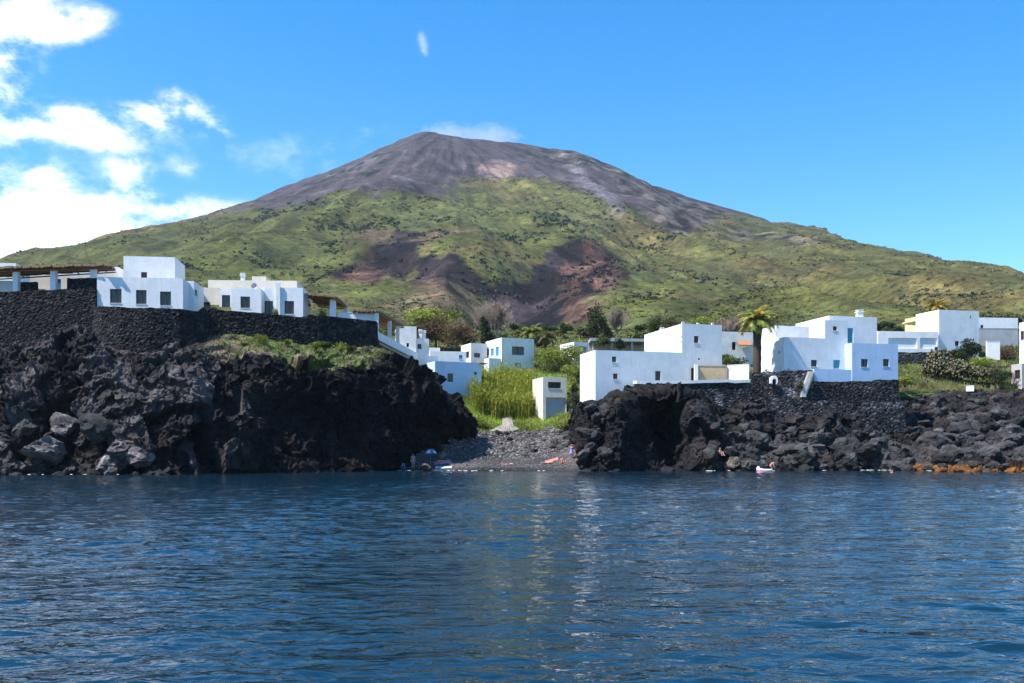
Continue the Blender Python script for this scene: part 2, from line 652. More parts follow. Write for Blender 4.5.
def ground(x, y, cut=True):
    x = np.asarray(x, float)
    y = np.asarray(y, float)
    b = sstep(230, 340, y)
    zn = near_z(x, np.minimum(y, 345)) + fbm(np.stack([x / 6, y / 6, 0 * x], -1), 3, 3) * 0.25
    zf = far_z(x, y)
    z = zn * (1 - b) + zf * b
    if cut:
        yl = np.interp(x, [c[0] for c in CUT], [c[1] for c in CUT])
        yr = np.interp(x, [c[0] for c in CUT_R], [c[1] for c in CUT_R])
        c1 = np.where(x < -14.8, -3 + (y - yl) * 8, 1e3)
        c2 = np.where(x > 9.2, -3 + (y - yr) * 10, 1e3)
        z = np.minimum(z, np.maximum(np.minimum(c1, c2), -4))
    return z


def gz(x, y):
    return float(ground(np.array([x]), np.array([y]))[0])


# the crest seen from the bay must follow the measured skyline: raise or lower the ridge until it does
_yy = np.linspace(420, 2700, 260)
for _it in range(14):
    for _i, (_p, _q) in enumerate(SKYLINE):
        if -210 < _p < 1160:
            _row = (HY - (far_z((_p - CX) / F * _yy, _yy) - CH) * F / _yy).min()
            _rz[_i] += np.clip((_row - _q) * YR / F * .7, -40, 40)


_ys = np.geomspace(150, 2590, 1500)


def hit(px, py):
    """the point of the mountain seen in that direction from the boat"""
    x = (px - CX) / F * _ys
    z = far_z(x, _ys) * 1.0
    e = HY - (z - CH) * F / _ys
    ok = np.where((e <= py) & (_ys > 310))[0]
    i = ok[0] if len(ok) else len(_ys) - 1
    return x[i], _ys[i]


_g = [([hit(p, q) for p, q in pts], d, w) for pts, d, w in (
    ([(585, 242), (552, 262), (524, 300), (528, 328)], 17, 42), ([(394, 254), (440, 262), (485, 284), (515, 302), (526, 328)], 15, 36),
    ([(500, 180), (505, 210), (540, 240), (560, 262)], 12, 45), ([(640, 215), (650, 250), (690, 290)], 14, 50), ([(330, 215), (300, 250), (270, 275)], 12, 45), ([(740, 225), (790, 262), (850, 290)], 12, 50))]
GULLY.extend(_g)


def poly_mask(x, y, pts, soft):
    """1 inside the polygon (plan view), fading over soft metres outside / inside"""
    P = np.array(pts)
    inside = np.zeros(x.shape, bool)
    dist = np.full(x.shape, 1e9)
    n = len(P)
    for i in range(n):
        a, b = P[i], P[(i + 1) % n]
        c = ((a[1] > y) != (b[1] > y)) & (x < (b[0] - a[0]) * (y - a[1]) / (b[1] - a[1] + 1e-9) + a[0])
        inside ^= c
        ab = b - a
        t = np.clip(((x - a[0]) * ab[0] + (y - a[1]) * ab[1]) / (ab @ ab + 1e-9), 0, 1)
        d = np.hypot(x - a[0] - t * ab[0], y - a[1] - t * ab[1])
        dist = np.minimum(dist, d)
    sd = np.where(inside, dist, -dist)
    return sstep(-soft, soft, sd)


FEATURES = [  # outline as seen from the boat, colour, softness (m), warp (m), strength
    ('ash', [(225, 208), (240, 212), (300, 207), (345, 194), (385, 189), (440, 186), (470, 186), (480, 178), (500, 188), (530, 178), (560, 178), (600, 192), (640, 206), (690, 212), (735, 214), (740, 100), (200, 100)], (0.062, 0.050, 0.055), 40, 90, 1.0),
    ('summit', [(380, 150), (425, 152), (520, 155), (600, 172), (660, 196), (700, 208), (740, 205), (600, 90), (300, 90)], (0.044, 0.034, 0.036), 70, 80, .75),
    ('dark', [(300, 189), (330, 173), (360, 161), (392, 149), (396, 151), (362, 167), (326, 181), (300, 194)], (0.052, 0.050, 0.050), 12, 18, .8),
    ('dark', [(350, 183), (364, 170), (385, 160), (410, 146), (420, 145), (402, 157), (385, 166), (366, 180)], (0.040, 0.042, 0.040), 10, 16, .9),  # gully line, its shaded side painted into the ground colour
    ('dark', [(440, 165), (462, 163), (470, 168), (452, 170)], (0.07, 0.058, 0.058), 8, 30, .6),
    ('dark', [(395, 182), (402, 168), (414, 166), (416, 178), (408, 190)], (0.075, 0.062, 0.07), 14, 40, .6),
    ('tan', [(476, 170), (484, 162), (502, 160), (517, 164), (512, 172), (502, 174), (498, 184), (492, 184), (488, 174)], (0.27, 0.185, 0.15), 14, 40, .85),
    ('dark', [(534, 147), (590, 157), (640, 177), (700, 205), (738, 214), (705, 224), (655, 224), (642, 202), (612, 183), (575, 167), (540, 156)], (0.066, 0.058, 0.048), 26, 60, .85),
    ('slide', [(563, 164), (580, 168), (612, 190), (629, 214), (612, 211), (590, 189)], (0.145, 0.125, 0.145), 12, 14, .9),
    ('dark', [(655, 214), (690, 212), (702, 222), (690, 229), (660, 230)], (0.05, 0.038, 0.040), 12, 40, .8),
    ('dark', [(730, 224), (780, 233), (822, 244), (800, 250), (750, 241), (720, 233)], (0.075, 0.06, 0.05), 14, 40, .6),
    ('bright', [(700, 240), (745, 245), (760, 262), (725, 268), (705, 256)], (0.10, 0.125, 0.03), 40, 50, .5),
    ('bright', [(340, 198), (400, 192), (470, 190), (500, 200), (490, 226), (430, 222), (380, 226), (335, 215)], (0.094, 0.105, 0.031), 30, 60, .7),
    ('yellow', [(515, 180), (535, 178), (545, 186), (530, 194), (512, 190)], (0.15, 0.13, 0.04), 20, 40, .6),
    ('bright', [(545, 195), (600, 192), (620, 215), (600, 240), (555, 230)], (0.098, 0.104, 0.034), 50, 60, .6),
    ('brown', [(340, 228), (400, 226), (440, 230), (440, 246), (395, 250), (345, 250)], (0.135, 0.088, 0.058), 16, 50, .75),
    ('brown', [(394, 288), (440, 290), (475, 300), (500, 320), (500, 345), (400, 340), (385, 305)], (0.155, 0.112, 0.070), 14, 25, .8),
    ('red', [(333, 276), (351, 261), (366, 252), (392, 262), (400, 272), (386, 280), (358, 289), (338, 286)], (0.062, 0.029, 0.026), 8, 22, .9),
    ('red', [(417, 272), (444, 284), (470, 290), (470, 298), (430, 296), (410, 286)], (0.11, 0.058, 0.045), 10, 22, .8),
    ('scar', [(390, 232), (412, 229), (418, 238), (415, 250), (398, 248)], (0.045, 0.030, 0.033), 7, 18, .85),
    ('scar', [(364, 254), (394, 248), (429, 251), (464, 260), (487, 275), (511, 287), (524, 304), (533, 334), (512, 322), (487, 301), (468, 292), (444, 287), (417, 272), (386, 271), (366, 265)], (0.015, 0.010, 0.012), 5, 20, .98),
    ('red', [(573, 242), (597, 236), (610, 252), (626, 282), (600, 293), (590, 304), (592, 330), (564, 334), (562, 300), (556, 284), (570, 262)], (0.060, 0.028, 0.025), 8, 24, .9),
    ('scar', [(511, 280), (534, 264), (554, 252), (574, 244), (577, 258), (560, 284), (568, 303), (560, 330), (525, 334), (517, 303)], (0.016, 0.011, 0.013), 5, 20, .98),
]


def mountain_colour(x, y):
    n = len(x)
    px = x / y * F + CX                      # bearing from the bay
    W1 = fbm(np.stack([x / 160, y / 160, 0 * x], -1), 4, 40)
    W2 = fbm(np.stack([x / 160, y / 160, 0 * x + 9], -1), 4, 50)
    W3 = fbm(np.stack([x / 420, y / 420, 0 * x], -1), 4, 60)
    W4 = fbm(np.stack([x / 60, y / 60, 0 * x], -1), 4, 70)
    W5 = fbm(np.stack([x / 22, y / 30, 0 * x], -1), 4, 75)
    W6 = fbm(np.stack([x / 22, y / 30, 0 * x + 8], -1), 4, 76)
    green = np.array([0.064, 0.069, 0.018])
    olive = np.array([0.086, 0.077, 0.022])
    dry = np.array([0.118, 0.086, 0.034])
    bright = np.array([0.076, 0.090, 0.021])
    bear = sstep(-250, 500, x * 700 / (y + 400) * 1.0)
    c = green[None] * (1 - bear)[:, None] + olive[None] * bear[:, None]
    a = sstep(-.1, .35, W3)[:, None]
    c = c * (1 - a * .55) + bright[None] * a * .55
    a = sstep(.0, .4, W1)[:, None]
    c = c * (1 - a * .6) + dry[None] * a * .6
    a = sstep(.05, .4, W4)[:, None]
    c = c * (1 - a * .5) + np.array([0.05, 0.065, 0.025])[None] * a * .5
    bare = np.zeros(n)
    rough = np.zeros(n)
    for nm, pts, colr, soft, warp, st in FEATURES:
        if nm in ('ash', 'summit'):
            P = []
            for p, q in pts:
                if q <= 110:
                    P.append((X(p, 3600) * 1.2, 3600))
                else:
                    P.append(hit(p, q))
        else:
            P = [hit(p, q) for p, q in pts]
        m = poly_mask(x + W1 * warp + W4 * warp * .45 + W5 * min(warp, 22) * .9, y + W2 * warp * 1.6 + W4 * warp * .6 + W6 * min(warp, 22) * 2.2, P, soft) * st
        c = c * (1 - m)[:, None] + np.array(colr)[None] * m[:, None]
        if nm in ('ash', 'summit', 'dark', 'tan', 'slide', 'scar'):
            bare = np.maximum(bare, m)
        if nm == 'red':
            bare = np.maximum(bare, m * .75)
        if nm in ('scar', 'red', 'dark'):
            rough = np.maximum(rough, m)
    c = c * (1 + (rough * 2.2 + .6) * np.clip(W5 * 1.1 + W6 * .5, -.36, .7))[:, None]
    # streaks of scree and gullies running down from the summit
    th = np.arctan2(x + 180.0, 2800.0 - y)
    rr = np.hypot(x + 180.0, y - 2800.0)
    st = fbm(np.stack([th * 46, rr / 420, 0 * th], -1), 4, 401)
    st2 = fbm(np.stack([th * 130, rr / 160, 0 * th + 4], -1), 3, 411)
    hi = sstep(1700, 2250, y)
    c = c * (1 + (.25 + .45 * hi) * (st * 1.5 + st2 * .9))[:, None]
    rocky = (sstep(.12, .35, st2 + .5 * st + .4 * W4) * hi)[:, None]
    c = c * (1 - .55 * rocky) + np.array([.045, .036, .042]) * .55 * rocky
    return np.clip(c, .008, 1), bare


BEACH = [(-14, 109), (10, 109), (10.5, 118), (11, 133), (6, 138), (-2, 139.5), (-8, 139), (-13, 125), (-14.5, 116)]


def build_terrain():
    rows = np.concatenate([np.geomspace(100, 2600, 620), np.linspace(2612, 3800, 36)])
    u = np.linspace(-1, 1, 900)
    u = np.sign(u) * np.abs(u) ** 1.15
    Y = np.repeat(rows[:, None], len(u), 1)
    Xg = u[None, :] * (130 + 0.80 * rows[:, None])
    x, y = Xg.ravel(), Y.ravel()
    z = ground(x, y)
    c = np.zeros((len(x), 3))
    far = y > 205
    c[far], _ = mountain_colour(x[far], y[far])
    nb = y < 345
    xn, yn = x[nb], y[nb]
    cn = np.tile(np.array([0.10, 0.115, 0.035]), (len(xn), 1))
    n1 = fbm(np.stack([xn / 9, yn / 9, 0 * xn], -1), 4, 81)
    n2 = fbm(np.stack([xn / 3, yn / 3, 0 * xn], -1), 3, 91)
    a = sstep(-.05, .3, n1)[:, None]
    cn = cn * (1 - a * .6) + np.array([0.16, 0.13, 0.06]) * a * .6
    a = sstep(.05, .4, n2)[:, None]
    cn = cn * (1 - a * .6) + np.array([0.06, 0.085, 0.02]) * a * .6
    # bright lush slope above the beach
    m = poly_mask(xn + n1 * 3, yn + n1 * 3, [(-9, 141), (7, 140), (12, 150), (10, 168), (-8, 168)], 2.0)[:, None]
    cn = cn * (1 - m) + np.array([0.13, 0.20, 0.025]) * m
    m = poly_mask(xn + n1 * 2, yn + n1 * 2, BEACH, 0.8)[:, None]
    peb = np.array([0.090, 0.081, 0.083]) * (1 + n2 * .5)[:, None]
    cn = cn * (1 - m) + peb * m
    wet = sstep(0.55, 0.1, z[nb])[:, None]
    cn = cn * (1 - wet * .55)
    bl = sstep(215, 320, yn + n1 * 40)[:, None]
    c[nb] = cn * (1 - bl) + c[nb] * bl
    o = np_mesh('terrain', np.stack([x, y, z], 1), grid_faces(len(rows), len(u)), M['ground'], c)
    tag(o, 'volcanic island rising from the shore to a bare grey summit', None, None, 'structure')
    return o


build_terrain()


# ------------------------------------------------------------------ lava headlands
def catrom(a, n):
    """resample a (k, m, 3) lattice along axis 0 by parameter list n in [0, k-1] with Catmull-Rom"""
    k = a.shape[0]
    i = np.clip(np.floor(n).astype(int), 0, k - 2)
    t = (n - i)[:, None, None]
    p0, p1, p2, p3 = a[np.maximum(i - 1, 0)], a[i], a[i + 1], a[np.minimum(i + 2, k - 1)]
    return 0.5 * ((2 * p1) + (-p0 + p2) * t + (2 * p0 - 5 * p1 + 4 * p2 - p3) * t ** 2 + (-p0 + 3 * p1 - 3 * p2 + p3) * t ** 3)


SHEETS = {}


def rock_sheet(name, columns, nu, nv, amp, seed, colour, label):
    lat = np.array([[(X(px, D), D, Z(py, D)) for (py, D) in col] for px, col in columns])
    lat[:, 0, 2] = -1.8
    # columns spread evenly by length
    d = np.concatenate([[0], np.cumsum(np.linalg.norm(np.diff(lat[:, 2], axis=0), axis=1))])
    un = np.interp(np.linspace(0, d[-1], nu), d, np.arange(len(d)))
    g = catrom(lat, un)                                     # nu, k, 3
    seg = np.linalg.norm(np.diff(g, axis=1), axis=2).mean(0)
    e = np.concatenate([[0], np.cumsum(seg)])
    vn = np.interp(np.linspace(0, e[-1], nv), e, np.arange(len(e)))
    g = np.transpose(catrom(np.transpose(g, (1, 0, 2)), vn), (0, 1, 2))   # nv, nu, 3
    du = np.gradient(g, axis=1)
    dv = np.gradient(g, axis=0)
    nrm = np.cross(du, dv)
    nrm /= np.linalg.norm(nrm, axis=2, keepdims=True) + 1e-9
    if nrm[nv // 3, :, 1].mean() > 0:
        nrm = -nrm
    p = g.copy()
    warp = np.stack([fbm(p / 3.0 + 5, 3, seed + 1), fbm(p / 3.0 + 15, 3, seed + 2), fbm(p / 3.0 + 25, 3, seed + 3)], -1)
    q = p + warp * 1.2
    d1, o1, t1 = cells(q / np.array([4.2, 4.2, 5.5]), seed)
    d2, o2, t2 = cells(q / 1.7 + 7, seed + 50)
    d3, o3, t3 = cells(q / 0.62 + 3, seed + 80)
    calm = 1 - .6 * sstep(-30, -26, p[..., 0]) * sstep(-6, -12, p[..., 0]) * sstep(.62, .45, np.linspace(0, 1, nv)[:, None])
    if name == 'rocky_shore':
        calm = 1 - .6 * sstep(38, 45, p[..., 0]) * sstep(.45, .62, np.linspace(0, 1, nv)[:, None])
    disp = calm * amp * (o1 * .75 + t1 * 1.5) + amp * .5 * (o2 * .6 + t2 * 1.2) + amp * .28 * (o3 * .6 + t3) + ridged(q / 1.0, 5, seed + 5) * .26 * amp + fbm(q / .3, 3, seed + 6) * .14 * amp
    vv = np.linspace(0, 1, nv)[:, None]
    fade = sstep(.92, 0.62, vv) * .82 + .18 if name == 'rocky_headland' else sstep(1.0, 0.80, vv) * .85 + .15
    out = g + nrm * (disp * fade)[..., None] + warp * (0.35 * amp * fade)[..., None]
    SHEETS[name] = out
    c = colour(out, g, vv, dict(o1=o1, o2=o2, o3=o3, d2=d2, warp=warp, seed=seed))
    o = np_mesh(name, out.reshape(-1, 3), grid_faces(nv, nu), M['lava'], c.reshape(-1, 3), smooth=False)
    tag(o, label, None, None, 'structure')
    return o


LEFT = [(-70, [(490, 92), (430, 95), (385, 99), (356, 104), (350, 106), (345, 112)]),
        (0, [(485, 94), (440, 96), (395, 99), (362, 103), (352, 105), (347, 112)]),
        (40, [(485, 95), (445, 97), (400, 99), (360, 102), (347, 104), (343, 112)]),
        (75, [(485, 95.5), (430, 98.5), (370, 101), (336, 104), (332, 107), (338, 112)]),
        (110, [(485, 94.5), (440, 96.5), (390, 99), (360, 102.5), (352, 105), (352, 111)]),
        (150, [(485, 95), (430, 98), (380, 101), (364, 103), (357, 106), (354, 112)]),
        (190, [(485, 97), (430, 99), (375, 102), (354, 105), (347, 108), (342, 113)]),
        (215, [(485, 98.6), (430, 101.6), (378, 103.6), (355, 106), (349, 108.5), (336, 115)]),
        (250, [(485, 100.5), (430, 104), (384, 104.5), (362, 106.5), (355, 108.5), (336, 116.2)]),
        (300, [(484, 104), (430, 107.5), (390, 107.5), (371, 108.5), (364, 110.5), (341, 119.2)]),
        (350, [(483, 108), (430, 111), (390, 110.5), (374, 111.5), (367, 113.5), (345, 122)]),
        (390, [(480, 113.5), (440, 113), (390, 114), (371, 115), (365, 117), (349, 124)]),
        (420, [(468, 120.5), (440, 118.5), (397, 117), (381, 118), (376, 120), (373, 127)]),
        (440, [(463, 125), (440, 122), (412, 120), (398, 121), (392, 124), (391, 130)]),
        (458, [(462, 131), (440, 127), (422, 125), (411, 127), (407, 130), (406, 135)]),
        (470, [(455, 138), (445, 134), (434, 132), (428, 134), (427, 138), (426, 143)])]

RIGHT = [(572, [(466, 122), (455, 122), (442, 123), (432, 125), (428, 127), (424, 132)]),
         (583, [(475, 113.5), (445, 114), (420, 115), (404, 117), (402, 119), (402, 125)]),
         (600, [(478, 112), (440, 113), (414, 114), (402, 116), (400, 118), (400, 123)]),
         (620, [(478, 111), (440, 112), (407, 113), (398, 115), (394, 117), (396, 121.5)]),
         (640, [(478, 112), (440, 116), (412, 117), (399, 116), (391, 117), (391, 121.5)]),
         (665, [(478, 112), (445, 120), (417, 120), (401, 117), (391, 117), (391, 121.5)]),
         (690, [(478, 111.5), (440, 115), (414, 115.5), (403, 117), (394, 118), (393, 121.5)]),
         (706, [(478, 111.5), (450, 112.5), (422, 115), (410, 117), (400, 118.5), (398, 122)]),
         (722, [(474, 112), (462, 113), (447, 117), (424, 119), (409, 120), (402, 122.5)]),
         (760, [(474, 113), (464, 114), (442, 118.5), (420, 120.2), (410, 121.5), (404, 127)]),
         (800, [(472, 114), (459, 115.5), (438, 118.5), (421, 120.3), (417, 121.8), (414, 130)]),
         (850, [(471, 115), (459, 116.5), (438, 119.5), (422, 121.6), (418, 123), (414, 131)]),
         (900, [(472, 112), (460, 116), (440, 124), (422, 130), (408, 134), (392, 139)]),
         (950, [(474, 109), (462, 114), (440, 124), (416, 132), (397, 139), (388, 145)]),
         (1024, [(475, 107), (464, 112), (440, 123), (414, 132), (395, 139), (385, 145)]),
         (1120, [(476, 106), (464, 112), (440, 123), (414, 132), (395, 139), (385, 145)])]


def col_left(p, g, vv, k):
    c = np.tile(np.array([0.019, 0.018, 0.020]), p.shape[:2] + (1,))
    left = sstep(-24, -33, p[..., 0])[..., None]
    grey = (sstep(.0, .5, k['o1']) * .6 + sstep(.1, .7, k['o2']) * .6)[..., None] * (left * .85 + .15)
    c = c + np.array([0.150, 0.130, 0.126]) * np.clip(grey, 0, 1) ** 1.8  # pale cells: sunlit facets painted into the rock colour
    c = c * (1 - .6 * (1 - left))  # right flank darkened, its shade is painted in
    br = sstep(.1, .4, fbm(p / 3.5, 3, 77))[..., None]
    c = c * (1 - br * .45) + np.array([0.055, 0.036, 0.028]) * br * .45
    # turf on the ledge under the terrace wall
    n = fbm(p / 1.3, 3, 33)
    m = sstep(.63, .70, vv + n * .06) * sstep(-37, -33, p[..., 0]) * sstep(2, 6, p[..., 2]) * sstep(-15.6, -17.6, p[..., 0])
    dry = sstep(-.1, .3, fbm(p / 2.2, 3, 31))[..., None]
    gr = np.array([0.12, 0.17, 0.035]) * (1 - dry) + np.array([0.30, 0.24, 0.15]) * dry
    c = c * (1 - m[..., None]) + gr * m[..., None]
    wet = sstep(.9, .2, p[..., 2])[..., None]
    return c * (1 - wet * .6)


def col_right(p, g, vv, k):
    c = np.tile(np.array([0.018, 0.017, 0.019]), p.shape[:2] + (1,))
    grey = (sstep(.0, .5, k['o2']) * .5 + sstep(.0, .7, k['o1']) * .4)[..., None]
    low = sstep(.75, .35, vv)[..., None]
    c = c + np.array([0.115, 0.105, 0.105]) * np.clip(grey, 0, 1) * (.35 + .65 * low) * sstep(20, 28, p[..., 0])[..., None]
    br = sstep(.05, .4, fbm(p / 4, 3, 78))[..., None]
    c = c * (1 - br * .35) + np.array([0.10, 0.07, 0.052]) * br * .35
    m = (sstep(.84, .92, vv + fbm(p / 1.5, 3, 35) * .06) * sstep(50, 54, p[..., 0]))[..., None]
    c = c * (1 - m) + np.array([0.12, 0.16, 0.035]) * m
    # orange weed on the low ledge at the far right
    m = (sstep(.95, .45, p[..., 2] + fbm(p / .9, 3, 36) * .5) * sstep(45, 49, p[..., 0]) * sstep(-.3, .0, p[..., 2]))[..., None]
    c = c * (1 - m) + np.array([0.30, 0.13, 0.03]) * m
    wet = (sstep(.8, .2, p[..., 2]) * sstep(48, 44, p[..., 0]))[..., None]
    return c * (1 - wet * .6)


rock_sheet('rocky_headland', LEFT, 860, 250, 0.95, 3, col_left, 'tall black lava cliff under the terrace walls on the left shore')
rock_sheet('rocky_shore', RIGHT, 900, 300, 0.66, 8, col_right, 'low dark lava rocks stepping down to the water on the right')


# ------------------------------------------------------------------ sea
def build_sea():
    dense = np.linspace(-0.74, 0.74, 1000)
    rest = np.linspace(0.74, 2 * math.pi - 0.74, 60)[1:-1]
    th = np.concatenate([dense, rest])
    rad = np.concatenate([np.linspace(0.3, 6.2, 12), np.geomspace(6.5, 150, 900), np.geomspace(160, 3350, 30)])
    T, R = np.meshgrid(th, rad)
    x, y = R * np.sin(T), R * np.cos(T)
    z = np.zeros_like(x)
    dr = np.gradient(rad)[:, None]
    rng = np.random.default_rng(5)
    for i in range(72):
        lam = 0.28 * (3.6 / 0.28) ** rng.random()
        ang = rng.normal(0.10, 0.62) + math.pi / 2
        k = 2 * math.pi / lam
        a = 0.0027 * lam * max(1.0, lam / .8) ** -.45
        ph = rng.random() * 6.28
        s = np.sin(k * (x * math.cos(ang) + y * math.sin(ang)) + ph)
        z += a * sstep(2.2, 4.5, lam / dr) * (s + 0.25 * (2 * s * s - 1))
    # patches of rougher and calmer water
    patch = fbm(np.stack([x / 14, y / 9, 0 * x], -1), 3, 6)
    z *= np.clip(1.0 + .9 * patch, .35, 1.7)
    nc = len(th)
    nr = len(rad)
    f = grid_faces(nr, nc)
    wrap = np.arange(nr - 1) * nc
    f = np.concatenate([f, np.stack([wrap + nc - 1, wrap, wrap + nc, wrap + 2 * nc - 1], 1)])
    o = np_mesh('sea', np.stack([x, y, z], -1).reshape(-1, 3), f[:, ::-1], M['water'])
    tag(o, 'rippled dark blue sea in front of the island', None, None, 'structure')


build_sea()
# ------------------------------------------------------------------ houses


class Frame2:
    """a straight facade: start point (px, D), direction angle a (degrees)"""
    def __init__(s, ox, oy, ang):
        s.ox, s.oy = ox, oy
        s.u = (math.cos(ang), math.sin(ang))

    def s_at(s, px):
        k = px - CX
        return (k * s.oy - s.ox * F) / (s.u[0] * F - k * s.u[1])

    def pt(s, t, off=0.0):
        n = (s.u[1], -s.u[0])
        return (s.ox + s.u[0] * t + n[0] * off, s.oy + s.u[1] * t + n[1] * off)

    def rect(s, p0, p1, q0, q1):
        a, b = s.s_at(p0), s.s_at(p1)
        if a > b:
            a, b = b, a
        D = s.oy + s.u[1] * (a + b) / 2
        return a, b, Z(q1, D), Z(q0, D)


def panel(mb, fr, s0, s1, z0, z1, holes, rec=0.22):
    """wall face with openings and their reveals; fr's outward side is (u.y, -u.x)"""
    xs = sorted({s0, s1} | {h[0] for h in holes} | {h[1] for h in holes})
    zs = sorted({z0, z1} | {h[2] for h in holes} | {h[3] for h in holes})
    xs = [x for x in xs if s0 - 1e-6 <= x <= s1 + 1e-6]
    zs = [z for z in zs if z0 - 1e-6 <= z <= z1 + 1e-6]
    for a, b in zip(xs[:-1], xs[1:]):
        for c, d in zip(zs[:-1], zs[1:]):
            mx, mz = (a + b) / 2, (c + d) / 2
            if any(h[0] < mx < h[1] and h[2] < mz < h[3] for h in holes):
                continue
            p, q = fr.pt(a), fr.pt(b)
            mb.poly([(*p, c), (*q, c), (*q, d), (*p, d)])
    for h in holes:
        a, b, c, d = h[:4]
        p, q, pi, qi = fr.pt(a), fr.pt(b), fr.pt(a, -rec), fr.pt(b, -rec)
        mb.poly([(*p, c), (*pi, c), (*pi, d), (*p, d)])
        mb.poly([(*q, c), (*q, d), (*qi, d), (*qi, c)])
        mb.poly([(*p, c), (*q, c), (*qi, c), (*pi, c)])
        mb.poly([(*p, d), (*pi, d), (*qi, d), (*q, d)])


def slab_on(mb, fr, a, b, c, d, o0, o1):
    """box on a facade between offsets o0 (front) and o1 (back)"""
    f0, f1, b0, b1 = fr.pt(a, o0), fr.pt(b, o0), fr.pt(a, o1), fr.pt(b, o1)
    mb.hexa([(*f0, c), (*f1, c), (*b1, c), (*b0, c)], [(*f0, d), (*f1, d), (*b1, d), (*b0, d)])


def fit_opening(root, fr, kind, h, rec=0.22):
    a, b, c, d = h
    w, t = b - a, d - c
    if kind in ('vent', 'niche'):
        m = MB()
        slab_on(m, fr, a - .02, b + .02, c - .02, d + .02, -rec + .01, -rec - .06)
        keep_world(m.build('vent', M['dark']), root)
        return
    if kind.startswith('recess'):
        m = MB()
        slab_on(m, fr, a - .03, b + .03, c - .03, d + .03, -rec + .01, -rec - .06)
        keep_world(m.build('alcove', M[kind.split(':')[1]]), root)
        return
    fm = {'win': 'brown', 'winw': 'whitewood', 'red': 'darkred', 'blue': 'blue', 'teal': 'teal', 'door': 'brown', 'door_teal': 'teal', 'door_dark': 'dark', 'blueglass': 'blue'}[kind]
    bw = min(0.09, w * .14)
    m = MB()
    o0, o1 = -rec * .45, -rec * .45 - .07
    slab_on(m, fr, a, a + bw, c, d, o0, o1)
    slab_on(m, fr, b - bw, b, c, d, o0, o1)
    slab_on(m, fr, a + bw, b - bw, d - bw, d, o0, o1)
    slab_on(m, fr, a + bw, b - bw, c, c + bw, o0, o1)
    isdoor = kind.startswith('door')
    if not isdoor and w > .5:
        slab_on(m, fr, (a + b) / 2 - bw / 2, (a + b) / 2 + bw / 2, c + bw, d - bw, o0, o1)
    fo = keep_world(m.build('door' if isdoor else 'window', M[fm]), root)
    p = MB()
    if kind in ('win', 'winw', 'red', 'blueglass') or kind == 'door':
        slab_on(p, fr, a + .01, b - .01, c + .01, d - .01, o1 - .005, o1 - .03)
        po = p.build('pane', M['glass'])
    else:
        mid = (a + b) / 2
        slab_on(p, fr, a + bw, mid - .012, c + bw, d - bw, o0 - .02, o1 - .01)
        slab_on(p, fr, mid + .012, b - bw, c + bw, d - bw, o0 - .02, o1 - .01)
        for k in range(1, 6):       # louvre rails
            zz = c + bw + (t - 2 * bw) * k / 6
            slab_on(p, fr, a + bw, b - bw, zz - .02, zz + .02, o0 - .005, o0 - .019)
        po = p.build('shutter' if not isdoor else 'door_leaf', M[fm])
    po.parent = fo
    if not isdoor:
        sm = MB()
        slab_on(sm, fr, a - .06, b + .06, c - .07, c - .002, .05, -rec * .4)
        so_ = sm.build('sill', M['white_old'])
        so_.parent = fo


class Block:
    def __init__(s, root, px0, D, a, px1, ptop, zb, depth, mat='white', front=(), left=(), right=(), skip=(), roof='roof', zl=None, name='wall', parapet=.28, slope=0.0):
        ang = math.radians(a)
        ox = X(px0, D)
        s.f = Frame2(ox, D, ang)
        L = s.f.s_at(px1)
        s.L, s.depth = L, depth
        s.zt = zt = Z(ptop, D)
        s.zb = zb
        v = (-math.sin(ang), math.cos(ang))
        # left face runs back->front so that its outward side is to the left
        s.l = Frame2(ox + v[0] * depth, D + v[1] * depth, ang - math.pi / 2)
        e = s.f.pt(L)
        s.r = Frame2(e[0], e[1], ang + math.pi / 2)
        bk = s.r.pt(depth)
        s.b = Frame2(bk[0], bk[1], ang + math.pi)
        mb = MB()
        jobs = []
        for key, fr, ops, ln, z0 in (('front', s.f, front, L, zb), ('left', s.l, left, depth, zl if zl is not None else zb), ('right', s.r, right, depth, zb), ('back', s.b, (), L, zb)):
            if key in skip:
                continue
            holes = []
            for k, *r in ops:
                h = fr.rect(*r)
                h = (max(h[0], .05), min(h[1], ln - .05), max(h[2], z0 + .02), min(h[3], zt - .1))
                if h[1] - h[0] < .1 or h[3] - h[2] < .1:
                    continue
                holes.append(h)
                jobs.append((fr, k, h))
            panel(mb, fr, 0, ln, z0, zt, holes)
        # top of the parapet, its inner side
        t = .22
        ring = [(0, 0), (L, 0), (L, depth), (0, depth)]
        inn = [(t, t), (L - t, t), (L - t, depth - t), (t, depth - t)]
        def q(p, z):
            return (s.f.ox + s.f.u[0] * p[0] + v[0] * p[1], s.f.oy + s.f.u[1] * p[0] + v[1] * p[1], z)
        for i in range(4):
            j = (i + 1) % 4
            mb.poly([q(ring[i], zt), q(ring[j], zt), q(inn[j], zt), q(inn[i], zt)])
            mb.poly([q(inn[i], zt), q(inn[j], zt), q(inn[j], zt - parapet - .02), q(inn[i], zt - parapet - .02)])
        s.wall = keep_world(mb.build(name, M[mat]), root)
        if roof:
            rm = MB()
            rm.hexa([q(p, zt - parapet - .12) for p in inn], [q(p, zt - parapet) for p in inn])
            keep_world(rm.build('roof', M[roof]), root)
        for fr, k, h in jobs:
            fit_opening(root, fr, k, h)

    def corner(s, along, back, z):
        v = (-s.f.u[1], s.f.u[0])
        return (s.f.ox + s.f.u[0] * along + v[0] * back, s.f.oy + s.f.u[1] * along + v[1] * back, z)


def house(name, px, D, zb, label, cat='house', group=None):
    return empty(name, (X(px, D), D, zb), label, cat, group)


